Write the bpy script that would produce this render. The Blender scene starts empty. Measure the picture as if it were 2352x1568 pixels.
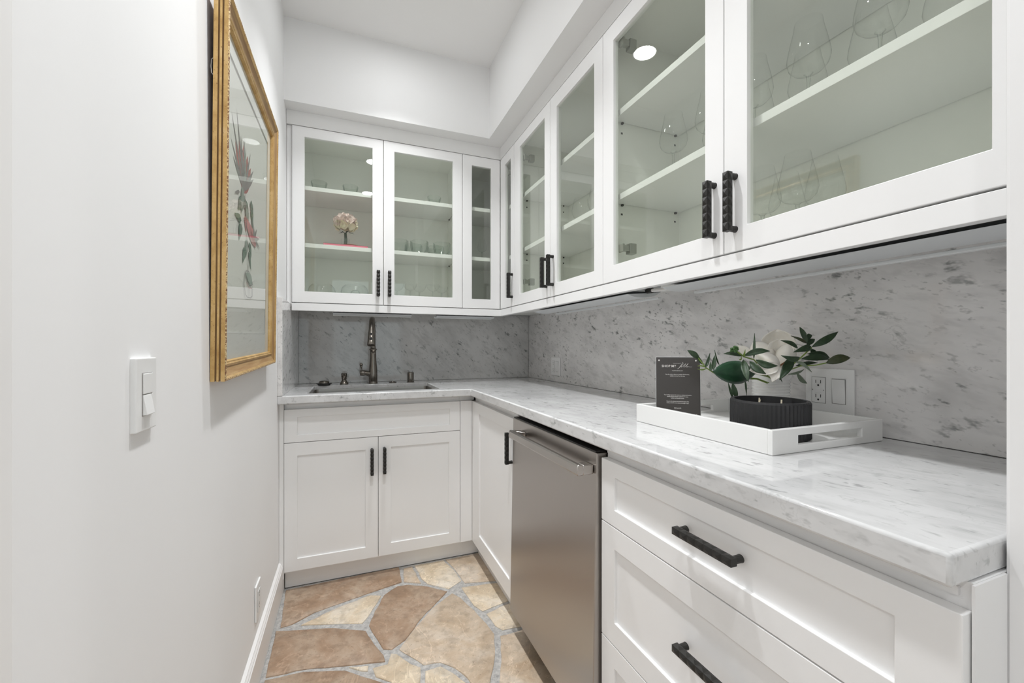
import bpy, bmesh, math, random
from mathutils import Vector, Matrix
random.seed(7)
PI = math.pi
SC = bpy.context.scene
COL = SC.collection

# ------------------------------------------------------------------ camera, world, light, exposure
FPX, CXP, CYP, TH, EYE = 959.58, 1176.0, 795.5, 0.374, 1.1293
cam_d = bpy.data.cameras.new('camera')
cam = bpy.data.objects.new('camera', cam_d); COL.objects.link(cam)
cam.location = (0, 0, EYE)
cam.rotation_euler = (PI/2, 0, -TH)
cam_d.sensor_width = 36.0
cam_d.lens = FPX/2352*36
cam_d.shift_y = (CYP-784)/2352
cam_d.clip_start = 0.02
SC.camera = cam
SC.view_settings.view_transform = 'Standard'
SC.view_settings.look = 'None'
SC.view_settings.gamma = 1
SC.view_settings.use_curve_mapping = False
SC.view_settings.exposure = 0.17
SC.cycles.transparent_max_bounces = 28
SC.cycles.diffuse_bounces = 6
SC.cycles.max_bounces = 12

W = bpy.data.worlds.new('world'); SC.world = W; W.use_nodes = True
W.node_tree.nodes['Background'].inputs[0].default_value = (0.80, 0.90, 1.0, 1)
W.node_tree.nodes['Background'].inputs[1].default_value = 1.6

def area(name, loc, rot, size, power, color=(1, 1, 1), shape='DISK', size_y=None, spread=PI):
    l = bpy.data.lights.new(name, 'AREA'); l.shape = shape; l.size = size
    if size_y: l.size_y = size_y
    l.energy = power; l.color = color; l.spread = spread
    o = bpy.data.objects.new(name, l); COL.objects.link(o)
    o.location = loc; o.rotation_euler = rot
    return o
SU, SB = 1.045, .9462
CEIL = 2.695
FZ = 0.0381
CANS = [(0.225, 1.813), (0.199, 0.940), (0.188, 0.157)]
def ez(z, S): return EYE+(z-EYE)*S
for (cx_, cy_), pw_ in zip(CANS, (5.6, 5.6, 2.6)):
    area('downlight', (cx_, cy_, CEIL-0.012), (0, 0, 0), 0.10, pw_, (0.97, 0.985, 1.0), spread=math.radians(100))
FILLCANS = [(-1.4, -0.9), (2.3, -0.9), (-1.4, -2.2), (2.6, -2.2)]  # added ceiling fill lamps in the unseen room behind the camera
for cx_, cy_ in FILLCANS:
    area('downlight', (cx_, cy_, CEIL-0.012), (0, 0, 0), 0.12, 8.2, (0.975, 0.985, 1.0), spread=math.radians(170))  # fill lamps added to raise the ambient light from behind
area('window_daylight', (0.5, -3.12, 1.35), (PI/2, 0, PI), 1.5, 26, (0.94, 0.97, 1.0), 'RECTANGLE', 1.8)

# ------------------------------------------------------------------ node helpers
def mat(name, col=(.8, .8, .8), rough=.5, metal=0, spec=.5):
    m = bpy.data.materials.new(name); m.use_nodes = True
    b = m.node_tree.nodes['Principled BSDF']
    b.inputs['Base Color'].default_value = (*col, 1)
    b.inputs['Roughness'].default_value = rough
    b.inputs['Metallic'].default_value = metal
    b.inputs['Specular IOR Level'].default_value = spec
    return m
def nd(m, t, **kw):
    n = m.node_tree.nodes.new(t)
    for k, v in kw.items(): setattr(n, k, v)
    return n
def lk(m, a, b): m.node_tree.links.new(a, b)
def bsdf(m): return m.node_tree.nodes['Principled BSDF']
def coords(m, scale=(1, 1, 1), rot=(0, 0, 0), kind='Object'):
    t = nd(m, 'ShaderNodeTexCoord'); mp = nd(m, 'ShaderNodeMapping')
    mp.inputs['Scale'].default_value = scale; mp.inputs['Rotation'].default_value = rot
    lk(m, t.outputs[kind], mp.inputs['Vector']); return mp.outputs['Vector']
def noise(m, vec, scale, detail=3, rough=.5, dist=0):
    n = nd(m, 'ShaderNodeTexNoise'); n.inputs['Scale'].default_value = scale
    n.inputs['Detail'].default_value = detail; n.inputs['Roughness'].default_value = rough
    n.inputs['Distortion'].default_value = dist
    lk(m, vec, n.inputs['Vector']); return n.outputs['Fac']
def ramp(m, fac, stops):
    r = nd(m, 'ShaderNodeValToRGB'); e = r.color_ramp.elements
    while len(e) < len(stops): e.new(0.5)
    for el, (p, c) in zip(e, stops):
        el.position = p; el.color = (*c, 1) if len(c) == 3 else c
    lk(m, fac, r.inputs['Fac']); return r.outputs['Color']
def mix(m, fac, a, b, mode='MIX'):
    n = nd(m, 'ShaderNodeMix', data_type='RGBA', blend_type=mode)
    for i, v in ((0, fac), (6, a), (7, b)):
        if isinstance(v, (int, float)): n.inputs[i].default_value = v
        elif isinstance(v, tuple): n.inputs[i].default_value = (*v, 1)
        else: lk(m, v, n.inputs[i])
    return n.outputs[2]
def bump(m, h, strength=.1, dist=.002):
    b = nd(m, 'ShaderNodeBump'); b.inputs['Strength'].default_value = strength
    b.inputs['Distance'].default_value = dist
    lk(m, h, b.inputs['Height']); lk(m, b.outputs['Normal'], bsdf(m).inputs['Normal'])

def paint(name, col, rough, spec=.4, b=.05):
    m = mat(name, col, rough, 0, spec)
    v = coords(m)
    c = ramp(m, noise(m, v, 1.7, 2), [(0.3, tuple(x*.985 for x in col)), (0.7, tuple(min(1, x*1.012) for x in col))])
    lk(m, c, bsdf(m).inputs['Base Color'])
    bump(m, noise(m, v, 120, 2), b, .001)
    return m
M = {}
M['wall'] = paint('wall_paint', (.86, .858, .857), .55, .35)
M['ceil'] = paint('ceiling_paint', (.88, .875, .872), .8, .2)
M['cab'] = paint('cabinet_lacquer', (.875, .872, .868), .32, .45, .02)
M['cabin'] = paint('cabinet_interior', (.90, .905, .87), .5, .3, .02)
M['trim'] = paint('trim_paint', (.84, .83, .82), .35, .45, .02)
M['plate'] = mat('white_plastic', (.84, .84, .83), .3)
M['platedark'] = mat('slot_shadow', (.03, .03, .03), .6)
M['black'] = mat('matte_black_metal', (.022, .021, .019), .42, .3)
M['gap'] = mat('gap_dark', (.02, .018, .015), .8)
M['pinkbook'] = mat('pink_cover', (.80, .22, .30), .5)
M['paper'] = mat('paper_pages', (.85, .8, .78), .8)
M['charcoal'] = mat('charcoal_ceramic', (.018, .018, .019), .62)
M['wax'] = mat('dark_wax', (.02, .02, .02), .4)
M['wick'] = mat('wick_cotton', (.75, .68, .52), .9)
M['traywhite'] = mat('white_lacquer', (.84, .84, .825), .25)
M['sign'] = mat('sign_print', (.055, .05, .046), .28)
M['signtext'] = mat('sign_text', (.75, .73, .70), .6)
M['acrylic'] = mat('acrylic_edge', (.7, .72, .72), .15)
M['gold_dish'] = mat('gold_dish', (.55, .45, .22), .3, .8)
M['soft_pink'] = mat('blush_petals', (.86, .72, .68), .8)
M['cream_pet'] = mat('cream_petals', (.88, .84, .66), .8)
M['stemgreen'] = mat('stem_green', (.17, .25, .05), .6)
M['berry'] = mat('berry_green', (.035, .10, .02), .5)
M['twig'] = mat('brown_twig', (.25, .12, .05), .7)
M['alu'] = mat('fixture_aluminium', (.58, .59, .60), .4, .1)
M['lens'] = mat('fixture_lens', (.62, .64, .65), .4, .1)
M['liplight'] = mat('fixture_lip', (.78, .80, .80), .35, .3)
M['cable'] = mat('white_cable', (.72, .71, .69), .5)
M['hinge'] = mat('hinge_nickel', (.42, .43, .40), .35, .8)
M['wire'] = mat('hanging_wire', (.5, .48, .45), .4, .9)
M['backing'] = mat('backing_board', (.17, .09, .06), .8)
M['bevelwhite'] = mat('mat_bevel', (.9, .9, .88), .6)

def leafmat(name, col, col2, rough=.45):
    m = mat(name, col, rough, 0, .4)
    v = coords(m, kind='Generated')
    lk(m, ramp(m, noise(m, v, 6, 3), [(.35, col), (.7, col2)]), bsdf(m).inputs['Base Color'])
    return m
M['leaf'] = leafmat('leaf_green', (.024, .048, .024), (.042, .075, .034))
M['leafdk'] = leafmat('leaf_dark', (.014, .034, .014), (.026, .055, .020))
M['leafbig'] = leafmat('leaf_glossy', (.012, .046, .022), (.022, .068, .032), .35)
M['leafol'] = leafmat('leaf_olive', (.03, .042, .014), (.05, .058, .022))
M['leafgr'] = leafmat('leaf_grey', (.13, .17, .12), (.18, .22, .16))
M['petal'] = leafmat('petal_cream', (.93, .89, .81), (.95, .92, .86), .7)

# marble -----------------------------------------------------------
def marble(name, base, rot, rough=.07, dark=1.0):
    m = mat(name, base, rough, 0, .5)
    v0 = coords(m, (1, 1, 1), rot)
    wob = nd(m, 'ShaderNodeTexNoise'); wob.inputs['Scale'].default_value = 9; wob.inputs['Detail'].default_value = 3
    lk(m, v0, wob.inputs['Vector'])
    add = nd(m, 'ShaderNodeVectorMath', operation='MULTIPLY_ADD')
    lk(m, wob.outputs['Color'], add.inputs[0]); add.inputs[1].default_value = (.025, .025, .025); lk(m, v0, add.inputs[2])
    v = add.outputs[0]
    def stretched(k):
        st = nd(m, 'ShaderNodeMapping'); st.inputs['Scale'].default_value = (k, 1, 1); lk(m, v, st.inputs['Vector']); return st.outputs['Vector']
    sv = stretched(.46); sw = stretched(.34)
    def mul(a_, f_):
        n = nd(m, 'ShaderNodeMath', operation='MULTIPLY'); lk(m, a_, n.inputs[0])
        if isinstance(f_, (int, float)): n.inputs[1].default_value = f_
        else: lk(m, f_, n.inputs[1])
        return n.outputs[0]
    c = ramp(m, noise(m, stretched(.6), 6, 5, .6), [(.34, tuple(x*.80 for x in base)), (.52, tuple(x*.94 for x in base)), (.66, base)])
    c = mix(m, mul(ramp(m, noise(m, sw, 34, 3, .6), [(.50, (0, 0, 0)), (.72, (1, 1, 1))]), .42*dark), c, tuple(x*.62 for x in base))
    patch = ramp(m, noise(m, v, 9, 2, .5), [(.36, (.18, .18, .18)), (.60, (1, 1, 1))])
    c = mix(m, mul(mul(ramp(m, noise(m, sv, 50, 3, .6), [(.585, (0, 0, 0)), (.70, (1, 1, 1))]), patch), .78*dark), c, (.20, .205, .20))
    c = mix(m, mul(mul(ramp(m, noise(m, sv, 120, 2, .5), [(.64, (0, 0, 0)), (.74, (1, 1, 1))]), patch), .60*dark), c, (.20, .205, .20))
    vn = noise(m, v, 3.4, 6, .6, .4)
    ab = nd(m, 'ShaderNodeMath', operation='SUBTRACT'); lk(m, vn, ab.inputs[0]); ab.inputs[1].default_value = .5
    ab2 = nd(m, 'ShaderNodeMath', operation='ABSOLUTE'); lk(m, ab.outputs[0], ab2.inputs[0])
    ve = ramp(m, ab2.outputs[0], [(0, (1, 1, 1)), (.0045, (0, 0, 0))])
    vm = ramp(m, noise(m, v, 5, 2, .5), [(.50, (0, 0, 0)), (.62, (1, 1, 1))])
    c = mix(m, mul(mul(ve, vm), .34*dark), c, (.32, .325, .32))
    lk(m, c, bsdf(m).inputs['Base Color'])
    return m
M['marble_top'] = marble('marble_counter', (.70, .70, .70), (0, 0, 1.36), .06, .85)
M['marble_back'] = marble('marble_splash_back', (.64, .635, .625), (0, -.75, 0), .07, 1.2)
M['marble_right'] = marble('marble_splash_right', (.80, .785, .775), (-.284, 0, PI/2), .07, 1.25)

# stones -----------------------------------------------------------
def stone(name, a, b, c3):
    m = mat(name, a, .42, 0, .35)
    v = coords(m)
    c = ramp(m, noise(m, v, 6.5, 6, .62, .5), [(.28, c3), (.46, a), (.66, b)])
    c = mix(m, ramp(m, noise(m, v, 24, 5, .65), [(.35, (.55, .55, .55)), (.52, (0, 0, 0))]), c, tuple(x*.62 for x in a))
    c = mix(m, ramp(m, noise(m, v, 31, 5, .7, .4), [(.56, (0, 0, 0)), (.70, (.6, .6, .6))]), c, tuple(min(1, x*1.35+.06) for x in a))
    c = mix(m, ramp(m, noise(m, v, 110, 3, .7), [(.62, (0, 0, 0)), (.72, (.6, .6, .6))]), c, tuple(x*.35 for x in a))
    vn = noise(m, v, 3.2, 5, .6, 1.2)
    ab = nd(m, 'ShaderNodeMath', operation='SUBTRACT'); lk(m, vn, ab.inputs[0]); ab.inputs[1].default_value = .52
    ab2 = nd(m, 'ShaderNodeMath', operation='ABSOLUTE'); lk(m, ab.outputs[0], ab2.inputs[0])
    c = mix(m, ramp(m, ab2.outputs[0], [(0, (.45, .45, .45)), (.006, (0, 0, 0))]), c, tuple(min(1, x*1.5+.05) for x in a))
    lk(m, c, bsdf(m).inputs['Base Color'])
    bump(m, noise(m, v, 14, 8, .65), .35, .006)
    return m
M['brown'] = stone('flagstone_brown', (.36, .245, .165), (.46, .36, .27), (.26, .165, .10))
M['tan'] = stone('flagstone_tan', (.54, .43, .32), (.62, .54, .45), (.40, .29, .19))
M['cream'] = stone('flagstone_cream', (.66, .55, .41), (.74, .67, .57), (.54, .42, .29))
g = mat('grout', (.36, .35, .33), .9)
lk(g, ramp(g, noise(g, coords(g), 60, 6, .7), [(.3, (.26, .255, .25)), (.7, (.58, .565, .54))]), bsdf(g).inputs['Base Color'])
bump(g, noise(g, coords(g), 160, 4), .6, .003)
M['grout'] = g

# brushed steel ----------------------------------------------------
def brushed(name, col, rough, scale):
    m = mat(name, col, rough, 1)
    v = coords(m, scale)
    n = noise(m, v, 1, 3, .6)
    r = nd(m, 'ShaderNodeMapRange'); lk(m, n, r.inputs['Value'])
    r.inputs['To Min'].default_value = rough-.04; r.inputs['To Max'].default_value = rough+.05
    lk(m, r.outputs[0], bsdf(m).inputs['Roughness'])
    bump(m, n, .02, .0003)
    bsdf(m).inputs['Anisotropic'].default_value = .5
    return m
M['steel'] = brushed('brushed_steel', (.47, .44, .415), .30, (900, 6, 6))
M['steel2'] = mat('steel_handle', (.50, .47, .445), .27, 1)
M['sinksteel'] = brushed('sink_steel', (.30, .285, .265), .30, (500, 8, 8))
M['faucet'] = mat('vintage_nickel', (.23, .21, .185), .24, 1)
M['faucetdk'] = mat('faucet_buttons', (.02, .02, .02), .4)

# gold frame -------------------------------------------------------
m = mat('antique_gold', (.62, .42, .17), .42, .55)
v = coords(m)
c = ramp(m, noise(m, v, 22, 5, .6), [(.3, (.46, .27, .09)), (.55, (.64, .42, .17)), (.75, (.74, .53, .27))])
c = mix(m, ramp(m, noise(m, v, 220, 3, .6), [(.62, (0, 0, 0)), (.72, (.8, .8, .8))]), c, (.16, .07, .025))
lk(m, c, bsdf(m).inputs['Base Color']); bump(m, noise(m, v, 150, 4), .25, .001)
M['gold'] = m
m = mat('gilt_edge', (.36, .20, .08), .6, .3)
v = coords(m); c = ramp(m, noise(m, v, 260, 2), [(.42, (.22, .10, .05)), (.58, (.70, .55, .30))])
lk(m, c, bsdf(m).inputs['Base Color']); M['giltedge'] = m
M['golddk'] = leafmat('gold_dark', (.30, .17, .07), (.42, .28, .13), .5)  # darker gold for the moulding grooves and cove

# thin glass -------------------------------------------------------
def glass(name, tint, edge, gloss=1.0, rough=.0, start=.5):
    m = bpy.data.materials.new(name); m.use_nodes = True
    nt = m.node_tree; nt.nodes.clear()
    out = nt.nodes.new('ShaderNodeOutputMaterial'); tr = nt.nodes.new('ShaderNodeBsdfTransparent')
    gl = nt.nodes.new('ShaderNodeBsdfGlossy'); gl.inputs['Roughness'].default_value = rough
    mx = nt.nodes.new('ShaderNodeMixShader'); lw = nt.nodes.new('ShaderNodeLayerWeight')
    lw.inputs['Blend'].default_value = .5
    r = nt.nodes.new('ShaderNodeValToRGB'); r.color_ramp.elements[0].position = start
    r.color_ramp.elements[0].color = (*tint, 1); r.color_ramp.elements[1].color = (*edge, 1)
    nt.links.new(lw.outputs['Facing'], r.inputs['Fac']); nt.links.new(r.outputs['Color'], tr.inputs['Color'])
    pw = nt.nodes.new('ShaderNodeMath'); pw.operation = 'POWER'; pw.inputs[1].default_value = 5.0
    nt.links.new(lw.outputs['Facing'], pw.inputs[0])
    mu = nt.nodes.new('ShaderNodeMath'); mu.operation = 'MULTIPLY_ADD'; mu.use_clamp = True
    nt.links.new(pw.outputs[0], mu.inputs[0]); mu.inputs[1].default_value = .9; mu.inputs[2].default_value = .04*gloss
    nt.links.new(mu.outputs[0], mx.inputs[0]); nt.links.new(tr.outputs[0], mx.inputs[1]); nt.links.new(gl.outputs[0], mx.inputs[2])
    nt.links.new(mx.outputs[0], out.inputs['Surface'])
    return m
M['pane'] = glass('door_glass', (.965, .980, .955), (.90, .935, .89), 1.1)
M['picglass'] = glass('picture_glass', (.93, .94, .92), (.90, .92, .90), 1.5)
M['crystal'] = glass('clear_crystal', (.995, .998, .996), (.86, .885, .87), 1.5, .04, start=.74)
M['crystalstem'] = glass('crystal_stem', (.95, .96, .95), (.55, .58, .56), 3.5, .03, start=.25)
M['bowlglass'] = glass('smoke_green_glass', (.95, .965, .955), (.58, .64, .61), .9)
def emis(name, col, s):
    m = bpy.data.materials.new(name); m.use_nodes = True
    b = m.node_tree.nodes['Principled BSDF']; b.inputs['Base Color'].default_value = (*col, 1)
    b.inputs['Emission Color'].default_value = (*col, 1); b.inputs['Emission Strength'].default_value = s
    return m
M['lamp'] = emis('downlight_lens', (.97, .985, 1), 58)

# ------------------------------------------------------------------ mesh helpers
def xf(loc=(0, 0, 0), rot=(0, 0, 0)):
    return Matrix.Translation(loc) @ Matrix.Rotation(rot[2], 4, 'Z') @ Matrix.Rotation(rot[1], 4, 'Y') @ Matrix.Rotation(rot[0], 4, 'X')
class MB:
    def __init__(s): s.v = []; s.f = []; s.mi = []
    def add(s, vs, fs, T=None, mi=0):
        o = len(s.v)
        s.v += [tuple(T @ Vector(p)) if T else tuple(p) for p in vs]
        s.f += [tuple(i+o for i in f) for f in fs]; s.mi += [mi]*len(fs); return s
    def box(s, x0, x1, y0, y1, z0, z1, T=None, mi=0):
        vs = [(x, y, z) for z in (z0, z1) for y in (y0, y1) for x in (x0, x1)]
        return s.add(vs, [(0, 2, 3, 1), (4, 5, 7, 6), (0, 1, 5, 4), (2, 6, 7, 3), (0, 4, 6, 2), (1, 3, 7, 5)], T, mi)
    def lathe(s, prof, n=24, T=None, mi=0, wob=None, cap0=False, cap1=False):
        vs = []; k = len(prof)
        for i in range(n):
            a = 2*PI*i/n
            for r, z in prof:
                rr = r*(wob(a, z) if wob else 1)
                vs.append((rr*math.cos(a), rr*math.sin(a), z))
        fs = []
        for i in range(n):
            j = (i+1) % n
            for q in range(k-1):
                fs.append((i*k+q, j*k+q, j*k+q+1, i*k+q+1))
        if cap0: fs.append(tuple(i*k for i in reversed(range(n))))
        if cap1: fs.append(tuple(i*k+k-1 for i in range(n)))
        return s.add(vs, fs, T, mi)
    def tube(s, pts, rad, n=12, T=None, mi=0, cap=True):
        P = [Vector(p) for p in pts]; m_ = len(P)
        R = rad if isinstance(rad, (list, tuple)) else [rad]*m_
        vs = []; up = None
        for i in range(m_):
            t = (P[min(i+1, m_-1)]-P[max(i-1, 0)]).normalized()
            if up is None:
                up = Vector((0, 0, 1)) if abs(t.z) < .9 else Vector((1, 0, 0))
            u = (up - t*up.dot(t)).normalized(); w = t.cross(u); up = u
            for k in range(n):
                a = 2*PI*k/n; vs.append(P[i]+R[i]*(math.cos(a)*u+math.sin(a)*w))
        fs = [(i*n+k, i*n+(k+1) % n, (i+1)*n+(k+1) % n, (i+1)*n+k) for i in range(m_-1) for k in range(n)]
        if cap: fs += [tuple(reversed(range(n))), tuple((m_-1)*n+k for k in range(n))]
        return s.add(vs, fs, T, mi)
    def prism(s, poly, z0, z1, T=None, mi=0, inset=0):
        n = len(poly)
        vs = [(x, y, z0) for x, y in poly]+[(x, y, z1) for x, y in poly]
        fs = [tuple(reversed(range(n))), tuple(range(n, 2*n))]+[(i, (i+1) % n, n+(i+1) % n, n+i) for i in range(n)]
        return s.add(vs, fs, T, mi)
    def cells(s, xs, ys, keep, z0, z1, T=None, mi=0):
        for i in range(len(xs)-1):
            for j in range(len(ys)-1):
                if not keep(i, j): continue
                x0, x1, y0, y1 = xs[i], xs[i+1], ys[j], ys[j+1]
                s.add([(x0, y0, z1), (x1, y0, z1), (x1, y1, z1), (x0, y1, z1)], [(0, 1, 2, 3)], T, mi)
                s.add([(x0, y0, z0), (x1, y0, z0), (x1, y1, z0), (x0, y1, z0)], [(3, 2, 1, 0)], T, mi)
                for (di, dj, a, b) in ((-1, 0, (x0, y1), (x0, y0)), (1, 0, (x1, y0), (x1, y1)), (0, -1, (x0, y0), (x1, y0)), (0, 1, (x1, y1), (x0, y1))):
                    ii, jj = i+di, j+dj
                    if 0 <= ii < len(xs)-1 and 0 <= jj < len(ys)-1 and keep(ii, jj): continue
                    s.add([(*a, z0), (*b, z0), (*b, z1), (*a, z1)], [(0, 1, 2, 3)], T, mi)
        return s
    def build(s, name, mats, parent=None, loc=None, rot=None, smooth=False, bevel=0, seg=2, merge=True, angle=40):
        me = bpy.data.meshes.new(name)
        me.from_pydata(s.v, [], s.f)
        if not isinstance(mats, (list, tuple)): mats = [mats]
        for m_ in mats: me.materials.append(m_)
        for p, i in zip(me.polygons, s.mi): p.material_index = i
        if merge:
            bm = bmesh.new(); bm.from_mesh(me); bmesh.ops.remove_doubles(bm, verts=bm.verts, dist=1e-5)
            bmesh.ops.recalc_face_normals(bm, faces=bm.faces); bm.to_mesh(me); bm.free()
        if smooth:
            for p in me.polygons: p.use_smooth = True
            me.set_sharp_from_angle(angle=math.radians(angle))
        me.update()
        o = bpy.data.objects.new(name, me); COL.objects.link(o)
        if parent: o.parent = parent
        if loc: o.location = loc
        if rot: o.rotation_euler = rot
        if bevel:
            b = o.modifiers.new('bevel', 'BEVEL'); b.width = bevel; b.segments = seg; b.limit_method = 'ANGLE'
            b.angle_limit = math.radians(50); b.harden_normals = False
        return o
def tag(o, label, cat, group=None):
    o['label'] = label; o['category'] = cat
    if group: o['group'] = group
    return o
def struct(o): o['kind'] = 'structure'; return o
def thing(name, label, cat, loc=(0, 0, 0), rot=(0, 0, 0), group=None):
    o = bpy.data.objects.new(name, None); COL.objects.link(o); o.empty_display_size = .05
    o.location = loc; o.rotation_euler = rot
    return tag(o, label, cat, group)
def dup(root, loc, label=None, group=None, rotz=None, sc=None):
    r = root.copy(); COL.objects.link(r); r.location = loc
    if label: r['label'] = label
    if group: r['group'] = group
    if rotz is not None: r.rotation_euler[2] = rotz
    if sc: r.scale = (sc, sc, sc)
    for ch in list(root.children):
        c = ch.copy(); COL.objects.link(c); c.parent = r
        for g_ in list(ch.children):
            d = g_.copy(); COL.objects.link(d); d.parent = c
    return r

# ================================================================== ROOM
XL, XS, YS, ZF = -0.284, 0.7412, 2.2370, 2.3000   # left wall, soffit faces, fascia top
SPX, SPY = 1.174, 2.675                           # splash faces
JX, JY = 0.6805, 0.2325                           # wall end at right
# left wall (slightly out of plumb)
rowsz = [FZ, .30, .90, 1.40, 2.00, 2.25, CEIL]
fx = {0: [-.2845]*7, 1: [-.2840, -.2840, -.2840, -.2838, -.2836, -.2834, -.2832]}
mb = MB(); ys_ = [.34, 1.1, 1.6, 2.14, 2.72]
def wx(y, zi):
    t = min(1, max(0, (y-1.1)/(2.14-1.1))); return fx[0][zi]*(1-t)+fx[1][zi]*t
vs = []; fs = []
for y in ys_:
    for k, z in enumerate(rowsz): vs.append((wx(y, k), y, z))
nz = len(rowsz)
for i in range(len(ys_)-1):
    for k in range(nz-1): fs.append((i*nz+k, (i+1)*nz+k, (i+1)*nz+k+1, i*nz+k+1))
o_ = len(vs)
vs += [(-.42, y, z) for y in ys_ for z in rowsz]
for i in range(len(ys_)-1):
    for k in range(nz-1): fs.append((o_+i*nz+k, o_+i*nz+k+1, o_+(i+1)*nz+k+1, o_+(i+1)*nz+k))
for i in (0, len(ys_)-1):
    for k in range(nz-1): fs.append((i*nz+k, i*nz+k+1, o_+i*nz+k+1, o_+i*nz+k))
for i in range(len(ys_)-1):
    for k in (0, nz-1): fs.append((i*nz+k, (i+1)*nz+k, o_+(i+1)*nz+k, o_+i*nz+k))
mb.add(vs, fs)
wl = struct(mb.build('wall_left', M['wall'], smooth=True, angle=20))
struct(MB().box(-.41, -.2826, .30, .5217, FZ, CEIL).build('trim_corner', M['trim'], bevel=.006))
struct(MB().box(-.30, 1.35, 2.695, 2.83, FZ, CEIL).build('wall_back', M['wall']))
struct(MB().box(1.194, 1.33, JY, 2.695, FZ, CEIL).build('wall_right', M['wall']))
struct(MB().box(JX, 1.33, 0.06, JY, FZ, CEIL).build('wall_end', M['wall'], bevel=.004))
struct(MB().box(-2.4, 2.9, -3.2, 2.83, CEIL, CEIL+.1).build('ceiling', M['ceil']))
# soffits
s1 = MB().box(XS, 1.194, JY, 2.695, ZF, CEIL).box(-.285, XS, YS, 2.695, ZF, CEIL)
struct(s1.build('trim_soffit', M['wall']))
# outer room behind the camera
struct(MB().box(-2.4, -.42, .30, .42, FZ, CEIL).build('wall_hall_left', M['wall']))
struct(MB().box(1.33, 2.9, .06, .232, FZ, CEIL).build('wall_hall_right', M['wall']))
struct(MB().box(-2.5, -2.4, -3.2, .42, FZ, CEIL).build('wall_far_left', M['wall']))
struct(MB().box(2.8, 2.9, -3.2, .06, FZ, CEIL).build('wall_far_right', M['wall']))
struct(MB().cells([-2.4, -.25, .95, 2.9], [FZ, .35, 2.26, CEIL], lambda i, j: not (i == 1 and j == 1), 0, .12,
       T=xf((0, -3.0, 0), (PI/2, 0, 0))).build('wall_front', M['wall']))
wf = MB().cells([-.32, -.25, .33, .37, .95, 1.02], [.28, .35, 2.26, 2.33], lambda i, j: not (i in (1, 3) and j == 1), 0, .03,
       T=xf((0, -2.97, 0), (PI/2, 0, 0))).build('window_1', M['trim'], bevel=.004)
struct(wf)
MB().box(-.25, .95, -3.05, -3.046, .35, 2.26).build('window_pane', M['pane'], parent=wf)

# floor: grout bed + flagstones
fl = struct(MB().box(-2.4, 2.9, -3.2, 2.83, FZ-.08, FZ-.0045).build('floor', M['grout']))
STONES0 = [
('brown', [(-0.274, 2.234), (-0.067, 2.245), (0.248, 2.252), (0.246, 2.107), (0.161, 2.086), (-0.013, 2.04), (-0.138, 2.003), (-0.219, 1.951), (-0.259, 1.946)]),
('brown', [(0.157, 2.027), (0.219, 2.076), (0.272, 2.072), (0.358, 2.021), (0.436, 1.949), (0.391, 1.9), (0.295, 1.801), (0.21, 1.686), (0.154, 1.651), (0.125, 1.666), (0.096, 1.766), (0.081, 1.827), (0.108, 1.915)]),
('brown', [(-0.274, 1.929), (-0.188, 1.903), (-0.055, 1.865), (0.067, 1.799), (0.094, 1.707), (0.124, 1.631), (0.127, 1.597), (0.022, 1.621), (-0.142, 1.664), (-0.268, 1.673)]),
('brown', [(-0.268, 1.659), (-0.15, 1.653), (-0.011, 1.606), (0.072, 1.534), (0.137, 1.476), (0.15, 1.419), (0.128, 1.328), (-0.153, 1.428), (-0.272, 1.496)]),
('tan', [(0.182, 1.641), (0.259, 1.747), (0.346, 1.845), (0.454, 1.924), (0.481, 1.878), (0.515, 1.765), (0.537, 1.662), (0.547, 1.589), (0.512, 1.479), (0.453, 1.361), (0.426, 1.311), (0.398, 1.364), (0.387, 1.414), (0.357, 1.475), (0.315, 1.52), (0.256, 1.529), (0.218, 1.588)]),
('cream', [(-0.182, 1.932), (-0.048, 2.002), (0.096, 2.047), (0.143, 2.026), (0.104, 1.943), (0.075, 1.882), (0.055, 1.853), (-0.056, 1.893)]),
('cream', [(0.083, 1.58), (0.134, 1.581), (0.151, 1.631), (0.171, 1.619), (0.213, 1.55), (0.243, 1.522), (0.224, 1.39), (0.17, 1.399), (0.139, 1.492), (0.09, 1.537)]),
('cream', [(0.004, 1.615), (0.069, 1.597), (0.065, 1.573), (0.045, 1.581)]),
('cream', [(0.256, 1.498), (0.311, 1.501), (0.35, 1.447), (0.382, 1.386), (0.387, 1.326), (0.337, 1.246), (0.238, 1.274), (0.232, 1.375)]),
('tan', [(0.269, 2.232), (0.313, 2.236), (0.332, 2.062), (0.254, 2.104)]),
('cream', [(0.328, 2.239), (0.48, 2.239), (0.511, 2.113), (0.521, 2.012), (0.448, 1.966), (0.362, 2.044), (0.342, 2.096)]),
('tan', [(0.492, 2.24), (0.70, 2.245), (0.70, 1.945), (0.676, 1.95), (0.532, 1.985), (0.515, 2.13)]),
('cream', [(0.506, 1.953), (0.637, 1.938), (0.684, 1.925), (0.70, 1.78), (0.629, 1.765), (0.548, 1.746), (0.524, 1.796)]),
('cream', [(0.557, 1.722), (0.634, 1.748), (0.70, 1.76), (0.70, 1.602), (0.667, 1.592), (0.586, 1.601), (0.568, 1.635)]),
('tan', [(0.566, 1.571), (0.636, 1.57), (0.70, 1.578), (0.70, 1.337), (0.669, 1.105), (0.43, 1.199), (0.46, 1.297), (0.496, 1.378), (0.534, 1.47)])]
STONES = [(k_, [(x*SB, y*SB) for x, y in p_]) for k_, p_ in STONES0]
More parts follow.
